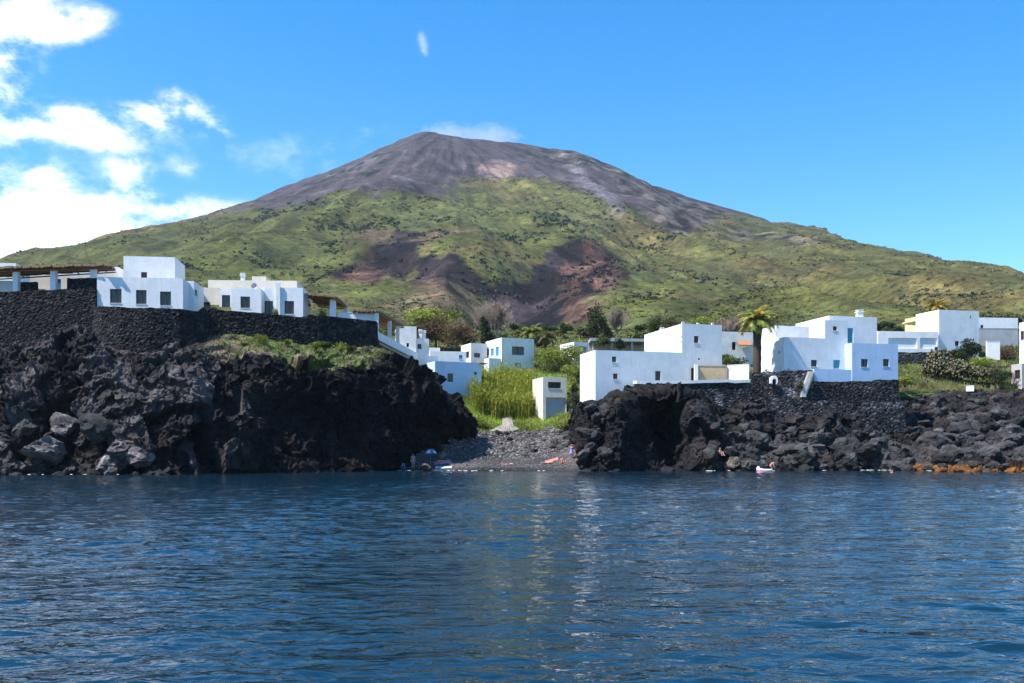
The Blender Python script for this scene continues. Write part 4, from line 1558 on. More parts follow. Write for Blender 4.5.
def bush(label, px, D, w, h, kind, n=900, leaf=.22, seed=0, z=None, name='shrub', cat='shrub', group=None):
    x = X(px, D)
    z = gz(x, D) if z is None else z
    rng = np.random.default_rng(seed + int(px * 11 + D))
    r = empty(name, (x, D, z - .05), label, cat, group)
    m = MB()
    for i in range(5):
        a = i * 1.26 + rng.random()
        m.tube([(0, 0, -.3), (math.cos(a) * w * .2, math.sin(a) * w * .2, h * .4), (math.cos(a) * w * .33, math.sin(a) * w * .3, h * .75)], [.06, .04, .015], 5)
    m.build('stem', M['bark'], r)
    c, rr = crown_lobes(w * .5, w * .45, h * .5, 9, rng, .5)
    c[:, 2] += h * .5
    c[:, 2] = np.maximum(c[:, 2], h * .25)
    v, f, cc = leaf_cloud(c, rr, n, leaf, pal(kind, 9, rng), rng)
    np_mesh('foliage', v, f, M['leaf'], cc, smooth=False, parent=r)
    return r


def bare_tree(label, px, D, ptop, spread, seed, mat='twig', name='bare_tree'):
    x = X(px, D)
    z = gz(x, D)
    h = Z(ptop, D) - z
    rng = random.Random(seed)
    r = empty(name, (x, D, z), label, 'tree')
    tm, cm = MB(), MB()
    def grow(p, d, ln, rad, dep, m):
        q = p + d * ln
        m.tube([p, (p + q) / 2 + Vector((rng.uniform(-.1, .1), rng.uniform(-.1, .1), 0)) * ln, q], [rad, rad * .8, rad * .55], 5 if dep > 2 else 3, cap=False)
        if dep == 0:
            return
        for i in range(3 if dep > 1 else 4):
            dd = (d + Vector((rng.uniform(-1, 1) * spread, rng.uniform(-1, 1) * spread, rng.uniform(.1, .6)))).normalized()
            grow(p.lerp(q, rng.uniform(.55, 1.0)), dd, ln * rng.uniform(.6, .8), rad * .55, dep - 1, cm)
    grow(Vector((0, 0, -.3)), Vector((0, 0, 1)), h * .34, max(.12, h * .022), 0, tm)
    for i in range(7):
        dd = Vector((rng.uniform(-1, 1) * spread, rng.uniform(-1, 1) * spread, rng.uniform(.6, 1.1))).normalized()
        grow(Vector((0, 0, h * rng.uniform(.18, .33))), dd, h * .28, max(.07, h * .014), 5, cm)
    tm.build('trunk', M[mat], r, True)
    cm.build('crown', M[mat], r)
    nr = np.random.default_rng(seed)
    ce, ra = crown_lobes(h * .26, h * .26, h * .34, 14, nr, .5)
    ce[:, 2] += h * .66
    v, f, cc = leaf_cloud(ce, ra, 1500, .75, pal('pinkish', 14, nr), nr, flat=1.6, shell=.6, thin=.10)
    np_mesh('twigs', v, f, M['leaf'], cc, smooth=False, parent=r)
    return r


def palm(label, px, D, zb, ptop_trunk, frond, nf, kind, seed, tr=.38):
    x = X(px, D)
    z = gz(x, D) if zb is None else zb
    h = Z(ptop_trunk, D) - z
    rng = np.random.default_rng(seed)
    r = empty('palm_tree', (x, D, z), label, 'palm tree')
    m = MB()
    pts, rad = [], []
    for i in range(15):
        t = i / 14
        pts.append((.12 * math.sin(t * 2), 0, -.4 + (h + .4) * t))
        rad.append(tr * (1.15 - .1 * t + (.12 if i % 2 else 0)) * (1.25 if t > .8 else 1))
    m.tube(pts, rad, 10)
    m.build('trunk', M['palmbark'], r, True)
    V, Fc, C = [], [], []
    top = np.array([.12 * math.sin(2), 0, h])
    g = pal(kind, nf, rng)
    for i in range(nf):
        az = i * 2.39996 + rng.random() * .3
        up = 1.35 - 1.35 * (i / nf) + rng.normal() * .1
        dv = np.array([math.cos(az), math.sin(az)])
        L = frond * (.8 + .35 * rng.random())
        ns = 14
        p = top.copy()
        e = up
        prev = p.copy()
        side = np.array([-dv[1], dv[0], 0.0])
        for k in range(ns):
            p = prev + np.array([dv[0] * math.cos(e), dv[1] * math.cos(e), math.sin(e)]) * L / ns
            e -= .075 + .05 * k / ns * 2
            b = len(V)
            w = .03
            V += [prev - side * w, prev + side * w, p + side * w, p - side * w]
            Fc.append((b, b + 1, b + 2, b + 3))
            C += [g[i] * .7] * 4
            if k > 1:
                ll = .75 * math.sin(math.pi * (k + 2) / (ns + 4)) * frond / 3.2
                for sg in (-1, 1):
                    for q in (.2, .7):
                        o = prev + (p - prev) * q
                        tip = o + side * sg * ll * .75 + (p - prev) / (L / ns) * ll * .55 + np.array([0, 0, -.28 * ll + rng.normal() * .06])
                        wv = (p - prev) / (L / ns) * .07
                        b = len(V)
                        V += [o - wv, o + wv, tip + wv * .3, tip - wv * .3]
                        Fc.append((b, b + 1, b + 2, b + 3))
                        C += [g[i] * (.8 + .4 * rng.random())] * 4
            prev = p
    np_mesh('crown', np.array(V), np.array(Fc), M['leaf'], np.array(C), smooth=False, parent=r)
    return r


# --- trees with a look of their own
palm('big palm with a thick dark trunk and golden green fronds beside the stepped house', 756.5, 125.3, 10.2, 322, 3.0, 50, 'goldgreen', 4, .44)
palm('golden fronded palm rising behind the tall plain white block', 936, 176, 19, 309, 3.1, 34, 'gold', 5)
palm('small green palm behind the wide brown window house', 531, 190, None, 334, 3.2, 34, 'palm', 6, .3)
palm('second small green palm growing closer to the yellow green bush', 545, 186, None, 338, 2.6, 30, 'olive', 7, .3)
tree('umbrella_pine', 'umbrella pine with a flat bright green top over brown dead boughs', 'tree', 436, 195, 306, 7.0, 2.2, 'lime', 4200, .36, 18, 1)
tree('tree', 'broad brown leafed tree standing under the umbrella pine', 'tree', 428, 190, 314, 5.0, 3.0, 'brown', 3600, .30, 16, 2)
tree('tree', 'ragged brown leafed tree nearer the wide brown window house', 'tree', 457, 189, 318, 4.6, 3.2, 'brown', 3300, .28, 16, 3)
tree('tree', 'thin olive tree leaning over the low white walls', 'tree', 470, 196, 328, 3.2, 2.2, 'olive', 1500, .3, 10, 4)
bare_tree('leafless pale grey pink tree at the foot of the dark lava scar', 497, 205, 298, .65, 3)
bare_tree('leafless twiggy tree just behind the leafless pale pink one', 484, 212, 304, .6, 5)
tree('cypress', 'dark green ivy clad tree trunk below the leafless pale tree', 'tree', 486, 200, 313, 1.5, 4.2, 'dark', 1900, .3, 14, 5)
tree('cypress', 'tall ragged dark green cypress above the grey carport', 'tree', 594, 215, 304, 2.0, 4.6, 'dark', 2200, .32, 16, 6)
tree('cypress', 'shorter dark green cypress leaning on the tall ragged one', 'tree', 604, 212, 314, 1.9, 3.2, 'dark', 1500, .32, 12, 7)
tree('tree', 'feathery green tree close behind the white tower block', 'tree', 655, 205, 313, 2.6, 3.2, 'green', 2000, .3, 13, 8)
tree('tree', 'feathery olive tree touching the tower of the big house', 'tree', 671, 200, 313, 2.6, 2.8, 'olive', 2000, .3, 13, 9)
bare_tree('leafless pinkish tree between the cypresses and the tower', 617, 225, 308, .7, 8)
tree('tree', 'yellow green round tree behind the tower house corner', 'tree', 710, 215, 315, 4.5, 2.2, 'lime', 2000, .34, 12, 10)
tree('tree', 'brown leafed tree beside the crown of the big palm', 'tree', 726, 210, 316, 4.6, 2.8, 'pinkish', 2400, .3, 13, 11)
bare_tree('leafless brown tree right behind the terracotta awning house', 735, 200, 318, .7, 12)
bush('large yellow green bush between the wide brown window house and the blue window shed', 562, 168, 8.5, 5.6, 'lime', 4200, .26, 1, z=15.6)
bush('yellow green bush against the side of the big tower house', 578, 158, 4.6, 3.2, 'lime', 1800, .24, 2, z=14.2)
bush('dark green bush in the gap between hut and tower house', 573, 150, 2.4, 2.8, 'dark', 900, .2, 3, z=10)
bush('grey spiky bush at the lower corner of the tower house', 574, 138, 3.4, 2.2, 'grey', 1300, .2, 4, z=8.6)
bush('low yellow green bush below the cream hut', 566, 133, 3.6, 1.8, 'lime', 1200, .18, 5)
bush('dark green bush under the canopy of the pale blue cube', 484, 152, 2.2, 2.6, 'dark', 900, .2, 6, z=11)
bush('small grey bush at the foot of the pale blue cube', 452, 144, 2.0, 1.7, 'grey', 700, .18, 7)
bush('round dark green bush in front of the tall plain white block', 968, 156, 5.6, 3.4, 'dark', 3000, .22, 8, z=17.2)
bush('flat dark green bush left of the short white garden wall', 958, 153, 3.4, 2.2, 'dark', 1500, .22, 9, z=16.6)
bush('green and rust bush behind the short white garden wall', 1004, 162, 5, 2.6, 'brown', 1500, .22, 10, z=18)
bush('green bush growing on the roof side of the grey carport', 603, 177, 3.6, 2.0, 'green', 1200, .24, 11, z=22)
bush('dark green bush in the shade of the grey carport', 620, 176, 2.8, 1.8, 'dark', 900, .24, 12, z=21.2)
bush('yellow green shrub at the foot of the big palm', 750, 126, 2.6, 2.0, 'lime', 900, .17, 13, z=11)
bush('second yellow green shrub right of the big palm trunk', 765, 125.6, 1.2, 1.9, 'lime', 600, .15, 14, z=11.2)
bush('loose yellow shrub in front of the stepped house', 788, 125.0, 2.4, 1.9, 'lime', 900, .15, 15, z=11.3)
bush('green shrub between tower house and terracotta awning house', 731, 150, 5, 3.4, 'green', 1800, .22, 16, z=15)
bush('small green shrub growing from the stone wall by the pale stair', 800.5, 122.2, 1.1, 1.0, 'green', 450, .13, 17, z=10.4)
bush('green shrub inside the small cane pergola', 322, 126.5, 1.5, 2.2, 'lime', 600, .16, 18, z=19)
bush('potted green shrub by the door of the cream house', 274.5, 118.2, .8, 1.2, 'lime', 400, .13, 19, z=18.9)
bush('low shrub on the bright turf beside the pale blue wing', 905, 139, 3.2, 1.6, 'lime', 900, .18, 20, z=12)
bush('yellow green shrub on the turf below the round dark bush', 985, 150, 5.5, 2.0, 'lime', 1500, .2, 21, z=15.3)
bush('dark low hedge bush on the turf near the stubby wall end', 998, 143, 5.0, 1.5, 'dark', 1500, .18, 22, z=12.9)
bush('rusty brown bush over the dark low hedge', 996, 144.6, 2.2, 2.1, 'brown', 800, .16, 23, z=13.2)
bush('grass green shrub on the slope left of the slipway', 478, 141, 3.0, 1.6, 'lime', 1000, .18, 24)
for i, (px_, D_, kd, w_) in enumerate([(232, 113.2, 'grey', 1.6), (262, 113.9, 'lime', 2.2), (287, 115, 'lime', 1.6), (316, 116, 'lime', 1.5), (325, 116.6, 'green', 1.8), (341, 118, 'lime', 2.2), (352, 119, 'green', 1.6), (366, 120, 'grey', 2.0), (243, 111.8, 'green', 1.2)]):
    lab = ['grey scrub at the near end of the turf ledge under the long stone wall', 'bright green shrub on the ledge below the dish house', 'small lime shrub on the ledge below the last dark window',
           'small lime shrub under the step of the long stone wall', 'leafy green shrub under the small cane pergola', 'wide lime shrub on the ledge, largest under the stone wall', 'green shrub near the ledge end, beside the wide lime one',
           'grey scrub at the far end of the turf ledge', 'green tuft on the rim of the lava cliff'][i]
    bush(lab, px_, D_, w_, w_ * .62, kd, 600, .14, 30 + i, z=Z({0: 340, 1: 343, 2: 344, 3: 346, 4: 347, 5: 349, 6: 350, 7: 352, 8: 346}[i], D_) - .2)


def prickly_pear(label, px, D, w, h, n, z, seed):
    """cactus of flat oval pads growing from each other"""
    rng = np.random.default_rng(seed)
    r = empty('prickly_pear', (X(px, D), D, z), label, 'cactus')
    V, Fc, C = [], [], []
    for i in range(n):
        t = rng.random()
        a = rng.random() * 6.28
        rr = w * .5 * math.sqrt(rng.random())
        p = np.array([rr * math.cos(a), rr * .8 * math.sin(a), 0])
        p[2] = h * (.15 + .85 * rng.random()) * math.sqrt(max(0.05, 1 - (rr / (w * .5)) ** 2))
        ax = rng.normal(size=3) * np.array([.6, .6, .3]) + np.array([0, 0, 1.0])
        ax /= np.linalg.norm(ax)
        nn = np.cross(ax, rng.normal(size=3))
        nn /= np.linalg.norm(nn)
        sd = np.cross(ax, nn)
        s = .20 + .14 * rng.random()
        col = np.array([(.10, .12, .055), (.17, .17, .09), (.30, .22, .17), (.06, .08, .035)][rng.integers(0, 4)]) * (.8 + .4 * rng.random())
        b = len(V)
        for k in range(8):
            q = 2 * math.pi * k / 8
            V.append(p + ax * s * math.sin(q) + sd * s * .72 * math.cos(q))
        V.append(p + nn * .05)
        V.append(p - nn * .05)
        for k in range(8):
            Fc.append((b + k, b + (k + 1) % 8, b + 8))
            Fc.append((b + (k + 1) % 8, b + k, b + 9))
        C += [col] * 10
    np_mesh('foliage', np.array(V), np.array(Fc), M['leaf'], np.array(C), smooth=True, parent=r)
    m = MB()
    for k in range(5):
        a = k * 1.3
        m.tube([(math.cos(a) * w * .25, math.sin(a) * w * .2, -.5), (math.cos(a) * w * .2, math.sin(a) * w * .15, h * .5)], [.14, .09], 6)
    m.build('stem', M['bark'], r)
    return r


prickly_pear('tall heap of prickly pear left of the round dark green bush', 939, 147, 5.2, 4.2, 620, 14.2, 1)
prickly_pear('low spreading prickly pear in the middle of the turf bank', 958, 145, 4.6, 2.4, 420, 14.0, 2)
prickly_pear('low grey prickly pear below the yellow green shrub', 978, 144, 3.6, 1.6, 280, 13.6, 3)

# --- shrubs behind the village (one by one), copies of four
protos = []
for i, kd in enumerate(('green', 'olive', 'dark', 'lime')):
    rng = np.random.default_rng(200 + i)
    r = empty('shrub', (0, 0, 0), None, 'shrub', 'shrubs on the slope behind the village')
    m = MB()
    for k in range(4):
        a = k * 1.6
        m.tube([(0, 0, -.4), (math.cos(a) * .5, math.sin(a) * .5, 1.2)], [.08, .03], 5)
    m.build('stem', M['bark'], r)
    c, rr = crown_lobes(1.5, 1.4, 1.0, 10, rng, .5)
    c[:, 2] += 1.1
    v, f, cc = leaf_cloud(c, rr, 800, .34, pal(kd, 10, rng), rng)
    np_mesh('foliage', v, f, M['leaf'], cc, smooth=False, parent=r)
    r['label'] = {'green': 'mid green shrub on the lower slope behind the white houses', 'olive': 'olive brown shrub on the lower slope behind the white houses', 'dark': 'dark green shrub on the lower slope behind the white houses',
                  'lime': 'light yellow green shrub on the lower slope behind the white houses'}[kd]
    r['group'] = {'green': 'mid green shrubs behind the village', 'olive': 'olive shrubs behind the village', 'dark': 'dark shrubs behind the village', 'lime': 'light green shrubs behind the village'}[kd]
    protos.append(r)
rs = random.Random(5)
cnt = [0, 0, 0, 0]
for i in range(150):
    px_ = rs.uniform(385, 1030) if i < 130 else rs.uniform(180, 390)
    D_ = rs.uniform(196, 330) if i < 130 else rs.uniform(220, 320)
    k = rs.choice((0, 1, 1, 2, 2, 3, 0))
    src = protos[k]
    if cnt[k] == 0:
        o = src
    else:
        o = src.copy()
        COL.objects.link(o)
        for ch in src.children:
            c_ = ch.copy()
            COL.objects.link(c_)
            c_.parent = o
    cnt[k] += 1
    x_ = X(px_, D_)
    s_ = rs.uniform(.6, 1.5)
    o.location = (x_, D_, gz(x_, D_) - .2)
    o.rotation_euler = (0, 0, rs.uniform(0, 6.28))
    o.scale = (s_, s_, s_ * rs.uniform(.75, 1.25))


# --- scrub over the mountain side: nobody could count it
def ico(sub):
    import bmesh
    bm = bmesh.new()
    bmesh.ops.create_icosphere(bm, subdivisions=sub, radius=1)
    v = np.array([x.co[:] for x in bm.verts])
    f = np.array([[q.index for q in x.verts] for x in bm.faces])
    bm.free()
    return v, f


def mountain_scrub():
    rng = np.random.default_rng(77)
    N = 100000
    y = 235 * (2200 / 235.0) ** (rng.random(N) ** .9)
    x = (rng.random(N) * 2 - 1) * .60 * y
    cl = fbm(np.stack([x / 40, y / 70, 0 * x], -1), 3, 301)
    cl2 = fbm(np.stack([x / 190, y / 300, 0 * x], -1), 3, 311)
    _, bare = mountain_colour(x, y)
    keep = (rng.random(N) < np.clip(.42 + 1.2 * cl + .7 * cl2, .05, 1)) & (rng.random(N) > np.where(y < 1500, bare * .62, bare * 1.02))
    x, y, cl, cl2, bare = x[keep], y[keep], cl[keep], cl2[keep], bare[keep]
    n = len(x)
    z = ground(x, y, False)
    r = (.5 + .0017 * y) * (.35 + 1.0 * rng.random(n) ** 2.6) * (1 + .8 * np.clip(cl * 2, 0, 1))
    r = np.minimum(r, 6.0)
    P = np.array([(.074, .084, .020), (.062, .077, .019), (.096, .092, .027), (.052, .066, .020), (.124, .108, .034), (.048, .061, .021)])
    c = P[rng.integers(0, len(P), n)] * (.75 + .5 * rng.random((n, 1)))
    cx0, cy0 = hit(525, 232)
    big = (r > np.quantile(r, .80)) & (cl2 + 1.1 * np.exp(-((x - cx0) / 110) ** 2 - ((y - cy0) / 200) ** 2) > .22)
    r[~big] *= .62
    c[big] = np.array([.046, .068, .030]) * (.8 + .4 * rng.random((big.sum(), 1)))
    k = sstep(.3, .8, bare)[:, None]
    c = c * (1 - k) + np.array([.045, .029, .028]) * k * rng.uniform(.3, 2.0, (n, 1))
    m = 11
    i = np.repeat(np.arange(n), m)
    d = rng.normal(size=(n * m, 3))
    d[:, 2] = np.abs(d[:, 2])
    d /= np.linalg.norm(d, axis=1, keepdims=True)
    p = np.stack([x, y, z], -1)[i] + d * (r[i] * (.35 + .6 * rng.random(n * m)))[:, None] * np.array([1.15, 1.0, .75])
    a = rng.normal(size=(n * m, 3)) * np.array([1, 1, .6])
    a /= np.linalg.norm(a, axis=1, keepdims=True)
    b = np.cross(a, d + rng.normal(size=(n * m, 3)) * .5)
    b /= np.linalg.norm(b, axis=1, keepdims=True)
    s = (r[i] * (.45 + .4 * rng.random(n * m)))[:, None]
    a, b = a * s, b * s * .8
    V = np.stack([p - a * .6 - b * .3, p + a * .2 - b * .6, p + a * .6 + b * .2, p - a * .3 + b * .6], 1).reshape(-1, 3)
    C = np.repeat(c[i] * (.8 + .4 * rng.random((n * m, 1))), 4, 0)
    o = np_mesh('mountain_scrub', V, np.arange(n * m * 4).reshape(-1, 4), M['leaf_plain'], C, smooth=False)
    tag(o, 'low green and olive scrub dotted over the mountain side', None, None, 'stuff')


def m_attr(name, rough=.85):
    t = NT(name)
    t.base(t.mul(t.attr(), t.ramp(t.noise(1.5, 4, 0.7), [(0.3, .75), (.7, 1.2)])))
    t.rough(rough).spec(.1)
    return t.m


M['leaf_plain'] = m_attr('scrub_leaves')
mountain_scrub()


# --- reeds and grass
def in_poly(x, y, pts):
    return poly_mask(x, y, pts, 1e-6) > .5


def blades(name, label, px_range, d_range, n, hgt, width, kinds, seed, zfun=None, poly=None, lean=.25, leaves=0):
    rng = np.random.default_rng(seed)
    px_ = rng.uniform(*px_range, n)
    D_ = rng.uniform(*d_range, n)
    x = (px_ - CX) * D_ / F
    if poly is not None:
        k = in_poly(x, D_, poly)
        x, D_ = x[k], D_[k]
    n = len(x)
    z = ground(x, D_) if zfun is None else zfun(x, D_)
    h = rng.uniform(hgt[0], hgt[1], n)
    a = rng.random(n) * 6.28
    side = np.stack([np.cos(a), np.sin(a), 0 * a], -1) * (width * rng.uniform(.6, 1.3, n))[:, None]
    ld = rng.normal(size=(n, 3)) * lean
    ld[:, 2] = 1
    base = np.stack([x, D_, z - .05], -1)
    tip = base + ld * h[:, None]
    mid = base + ld * h[:, None] * .55 * np.array([.7, .7, 1])
    V = np.stack([base - side, base + side, mid + side * .8, mid - side * .8, tip + side * .15, tip - side * .15], 1)
    b = (np.arange(n) * 6)[:, None]
    Fc = np.concatenate([b + np.array([0, 1, 2, 3]), b + np.array([3, 2, 4, 5])])
    P = np.array(sum([GREENS[k] for k in kinds], []))
    c = P[rng.integers(0, len(P), n)] * (.75 + .5 * rng.random((n, 1)))
    V, C = V.reshape(-1, 3), np.repeat(c, 6, 0)
    if leaves:
        m = n * leaves
        i = np.repeat(np.arange(n), leaves)
        t = rng.uniform(.3, 1, m)[:, None]
        o = base[i] + (tip - base)[i] * t
        aa = rng.random(m) * 6.28
        d = np.stack([np.cos(aa), np.sin(aa), rng.uniform(-.2, .8, m)], -1) * rng.uniform(.35, .8, m)[:, None]
        w = np.stack([-np.sin(aa), np.cos(aa), 0 * aa], -1) * .05
        LV = np.stack([o - w, o + w, o + d + w * .3, o + d - w * .3], 1).reshape(-1, 3)
        LF = np.arange(m * 4).reshape(-1, 4) + len(V)
        V = np.concatenate([V, LV])
        Fc = np.concatenate([Fc, LF])
        C = np.concatenate([C, np.repeat(c[i] * (.8 + .4 * rng.random((m, 1))), 4, 0)])
    ob = np_mesh(name, V, Fc, M['leaf'], C, smooth=False)
    tag(ob, label, None, None, 'stuff')
    return ob


REED = [(-7.2, 151), (-5.5, 145.5), (-2, 144), (2.5, 143.5), (3.6, 146), (4, 150), (3.5, 158), (1, 163), (-1.5, 163), (-4, 159), (-6, 156)]
blades('reeds', 'dense bed of tall yellow green reeds between the pale blue cube and the cream hut', (462, 550), (142, 164), 5200, (2.0, 3.9), .035, ('reed', 'reed', 'lime'), 3, poly=REED, lean=.1, leaves=6)
blades('grass', 'bright rough grass on the slope above the beach', (455, 610), (138, 170), 9000, (.2, .7), .04, ('reed', 'lime', 'lime', 'olive'), 4, lean=.4)
def ledge_z(x, y):
    S = SHEETS['rocky_headland'][190:].reshape(-1, 3)
    out = np.zeros(len(x))
    for i in range(len(x)):
        k = np.argmin((S[:, 0] - x[i]) ** 2 + (S[:, 1] - y[i]) ** 2)
        out[i] = S[k, 2]
    return out
LEDGE = [(-36, 112.5), (-32.5, 110.8), (-25, 112.6), (-18, 116.5), (-14.5, 119.5), (-14, 122), (-17, 121.8), (-24, 118.5), (-33, 115), (-36.5, 114)]
blades('ledge_grass', 'dry and green grass on the ledge under the long stone wall', (205, 410), (109, 124), 5200, (.15, .55), .045, ('lime', 'olive', 'pinkish', 'grey', 'lime'), 6, zfun=ledge_z, poly=LEDGE, lean=.5)
blades('bank_grass', 'mixed grass on the bank behind the far lava rocks', (898, 1060), (137, 160), 8000, (.2, .6), .05, ('lime', 'olive', 'green', 'grey'), 8, lean=.5)
blades('slope_grass', 'rough grass among the village houses', (400, 1030), (160, 235), 16000, (.25, .9), .07, ('olive', 'green', 'lime', 'brown'), 9, lean=.4)


# ------------------------------------------------------------------ boulders and stones
def boulder_mesh(seed, tone, tint=(1, 1, 1), name='boulder'):
    rng = np.random.default_rng(seed)
    v, f = ico(4)
    p = v.copy()
    for k in range(11):
        d = rng.normal(size=3)
        d /= np.linalg.norm(d)
        o = rng.uniform(.55, .9)
        s = p @ d
        p = p - np.where(s > o, (s - o) * .92, 0)[:, None] * d
    q = p + seed * 3.1
    dd, oo, tt = cells(q * 2.2, seed)
    p = p * (1 + .22 * fbm(q * 1.3, 4, seed) + .05 * oo + .12 * tt)[:, None]
    p = p * (1 + .05 * ridged(q * 4, 3, seed + 4))[:, None]
    c = np.array(tint) * tone * (1 + .35 * oo[:, None] + .5 * fbm(q * 2, 3, seed + 8)[:, None])
    o = np_mesh(name, p, f, M['lava'], np.clip(c, .006, 1), smooth=False, link=False)
    return o.data


BM = [boulder_mesh(i, (.070, .052, .088, .026, .074, .06)[i]) for i in range(6)]
BT = boulder_mesh(21, .13, (1.0, .86, .66))
BO = boulder_mesh(22, .20, (1.4, .58, .13))


def sheet_pt(name, px, py, win=3.0):
    S = SHEETS[name].reshape(-1, 3)
    e = ((S[:, 0] / S[:, 1] * F + CX - px) ** 2 + (HY - (S[:, 2] - CH) * F / S[:, 1] - py) ** 2)
    k = np.where(e < win * win)[0]
    if len(k) == 0:
        k = np.array([np.argmin(e)])
    i = k[np.argmin(S[k, 1])]
    return Vector(S[i])


def boulder(me, p, s, label, group, seed, name='boulder', cat='boulder'):
    rr = random.Random(seed)
    o = bpy.data.objects.new(name, me)
    COL.objects.link(o)
    o.location = p
    o.rotation_euler = (rr.uniform(-.5, .5), rr.uniform(-.5, .5), rr.uniform(0, 6.28))
    o.scale = (s * rr.uniform(.9, 1.5), s * rr.uniform(.8, 1.2), s * rr.uniform(.6, .95))
    tag(o, label, cat, group)
    return o


rs = random.Random(31)
G1, L1 = 'lava boulders along the low rocky shore', 'dark lava boulder among the many below the stone walls'
for i in range(185):
    px_ = rs.uniform(712, 1040) if i < 120 else rs.uniform(905, 1040)
    py_ = rs.uniform(424, 466) if i < 120 else rs.uniform(394, 436)
    p = sheet_pt('rocky_shore', px_, py_)
    s = rs.choice((.35, .45, .6, .8, 1.0, 1.3))
    boulder(rs.choice(BM), p + Vector((0, .2 * s, -.15 * s)), s, L1, G1, i)
for i, (px_, py_, s) in enumerate([(790, 447, 2.0), (843, 446, 2.1), (815, 436, 1.5), (868, 452, 1.6), (930, 440, 2.4), (962, 432, 2.2), (1008, 440, 2.3), (905, 452, 1.5), (985, 452, 1.8), (716, 440, 1.4), (760, 436, 1.7)]):
    p = sheet_pt('rocky_shore', px_, py_)
    boulder(BM[i % 6], p + Vector((0, .5, -.4)), s, 'large flat sided lava block jutting from the low rocky shore', 'large lava blocks on the low shore', 300 + i)
for i, (px_, py_, s) in enumerate([(748, 463, 1.0), (735, 460, .9), (890, 464, .5), (905, 465, .7), (925, 466, .6)]):
    p = sheet_pt('rocky_shore', px_, py_)
    boulder(BT, p, s, 'tan washed boulder at the waterline of the low rocky shore', 'tan boulders at the waterline', 330 + i)
for i, px_ in enumerate((944, 959, 978, 996, 1010, 1026)):
    D_ = 107.8
    boulder(BO, Vector((X(px_, D_), D_ + rs.uniform(-.6, .5), rs.uniform(.0, .25))), rs.uniform(.3, .6), 'orange weed covered rock at the edge of the water', 'orange weed covered rocks', 350 + i)
for i in range(46):
    px_ = rs.uniform(552, 606)
    py_ = rs.uniform(404, 452)
    if py_ < 452 - (px_ - 545) * 1.1:
        py_ = rs.uniform(430, 452)
    if px_ < 580:
        D_ = 113 + (468 - py_) * .62
        p = Vector((X(px_, D_), D_, gz(X(px_, D_), D_)))
    else:
        p = sheet_pt('rocky_shore', px_, py_)
    s = rs.choice((.3, .45, .6, .8, 1.0))
    boulder(rs.choice(BM), p, s, 'grey lava rock in the pile beside the beach below the tower house', 'lava rocks piled beside the beach', 400 + i)
for i in range(60):
    px_ = rs.uniform(440, 575)
    D_ = rs.uniform(122, 139.5)
    x_ = X(px_, D_)
    boulder(rs.choice(BM), Vector((x_, D_, gz(x_, D_) + .05)), rs.choice((.2, .25, .3, .4, .55)), 'grey rock lying on the upper pebble beach', 'rocks on the upper beach', 500 + i, 'rock', 'rock')
for i in range(22):
    nm = 'rocky_headland' if i < 9 else 'rocky_shore'
    px_ = rs.choice((25, 70, 95, 150)) + rs.uniform(-16, 16) if i < 9 else rs.choice((612, 676, 730, 800, 840, 900)) + rs.uniform(-14, 14)
    p = sheet_pt(nm, px_, 472 if i < 9 else 468, 5)
    s = rs.choice((.3, .45, .7, .9))
    boulder(BM[3], Vector((p.x, p.y - rs.uniform(.0, .9), rs.uniform(-.4, .05) * s)), s, 'dark wet rock half under water at the foot of the ' + ('tall cliff' if i < 9 else 'low rocky shore'), 'half sunken rocks at the tall cliff' if i < 9 else 'half sunken rocks at the low shore', 800 + i)
boulder(BT, Vector((X(426.5, 112.6), 112.6, .25)), .8, 'lone tan boulder at the water edge of the beach', None, 700)
boulder(BM[3], Vector((X(507, 138), 138, gz(X(507, 138), 138))), .55, 'dark rock against the front edge of the pale slipway', None, 701)
for i, (px_, py_, s) in enumerate([(40, 448, 2.0), (62, 424, 1.6), (110, 462, 1.7), (135, 455, 1.5), (20, 425, 1.8), (95, 430, 1.6), (60, 466, .9)]):
    p = sheet_pt('rocky_headland', px_, py_)
    boulder(boulder_mesh(40 + i, .24, (1.05, .97, .94)) if i < 4 else BM[i % 6], p + Vector((0, .8, -.2)), s, 'pale grey lava block in the face of the tall cliff', 'pale blocks in the tall cliff', 720 + i)  # first four lightened in colour to look like sunlit slabs


def beach_stones():
    rng = np.random.default_rng(9)
    iv, fc = ico(1)
    N = 16000
    D_ = rng.uniform(112.3, 140, N)
    x = X(rng.uniform(386, 588, N), D_)
    k = in_poly(x, D_, BEACH)
    x, D_ = x[k], D_[k]
    z = ground(x, D_)
    k = z > .02
    x, D_, z = x[k], D_[k], z[k]
    n = len(x)
    up = sstep(117, 125, D_)
    r = (.03 + .05 * rng.random(n)) * (1 + up * 2.2 * rng.random(n) ** 2.0)
    V = iv[None] * (1 + .22 * rng.normal(size=(n, len(iv), 1))).clip(.6, 1.5)
    sc = np.stack([r * rng.uniform(.8, 1.6, n), r, r * rng.uniform(.5, .9, n)], -1)
    V = V * sc[:, None] + np.stack([x, D_, z + sc[:, 2] * .4], -1)[:, None]
    g = (.05 + .19 * rng.random(n) ** 1.5)
    c = g[:, None] * np.array([1.0, .93, .93]) * (1 + rng.normal(size=(n, 3)) * .04)
    c *= np.where(z < .35, .6, 1)[:, None]
    Fc = (fc[None] + (np.arange(n) * len(iv))[:, None, None]).reshape(-1, 3)
    o = np_mesh('pebbles', V.reshape(-1, 3), Fc, M['stones'], np.repeat(c, len(iv), 0), smooth=True)
    tag(o, 'grey lava pebbles covering the small beach', None, None, 'stuff')


beach_stones()


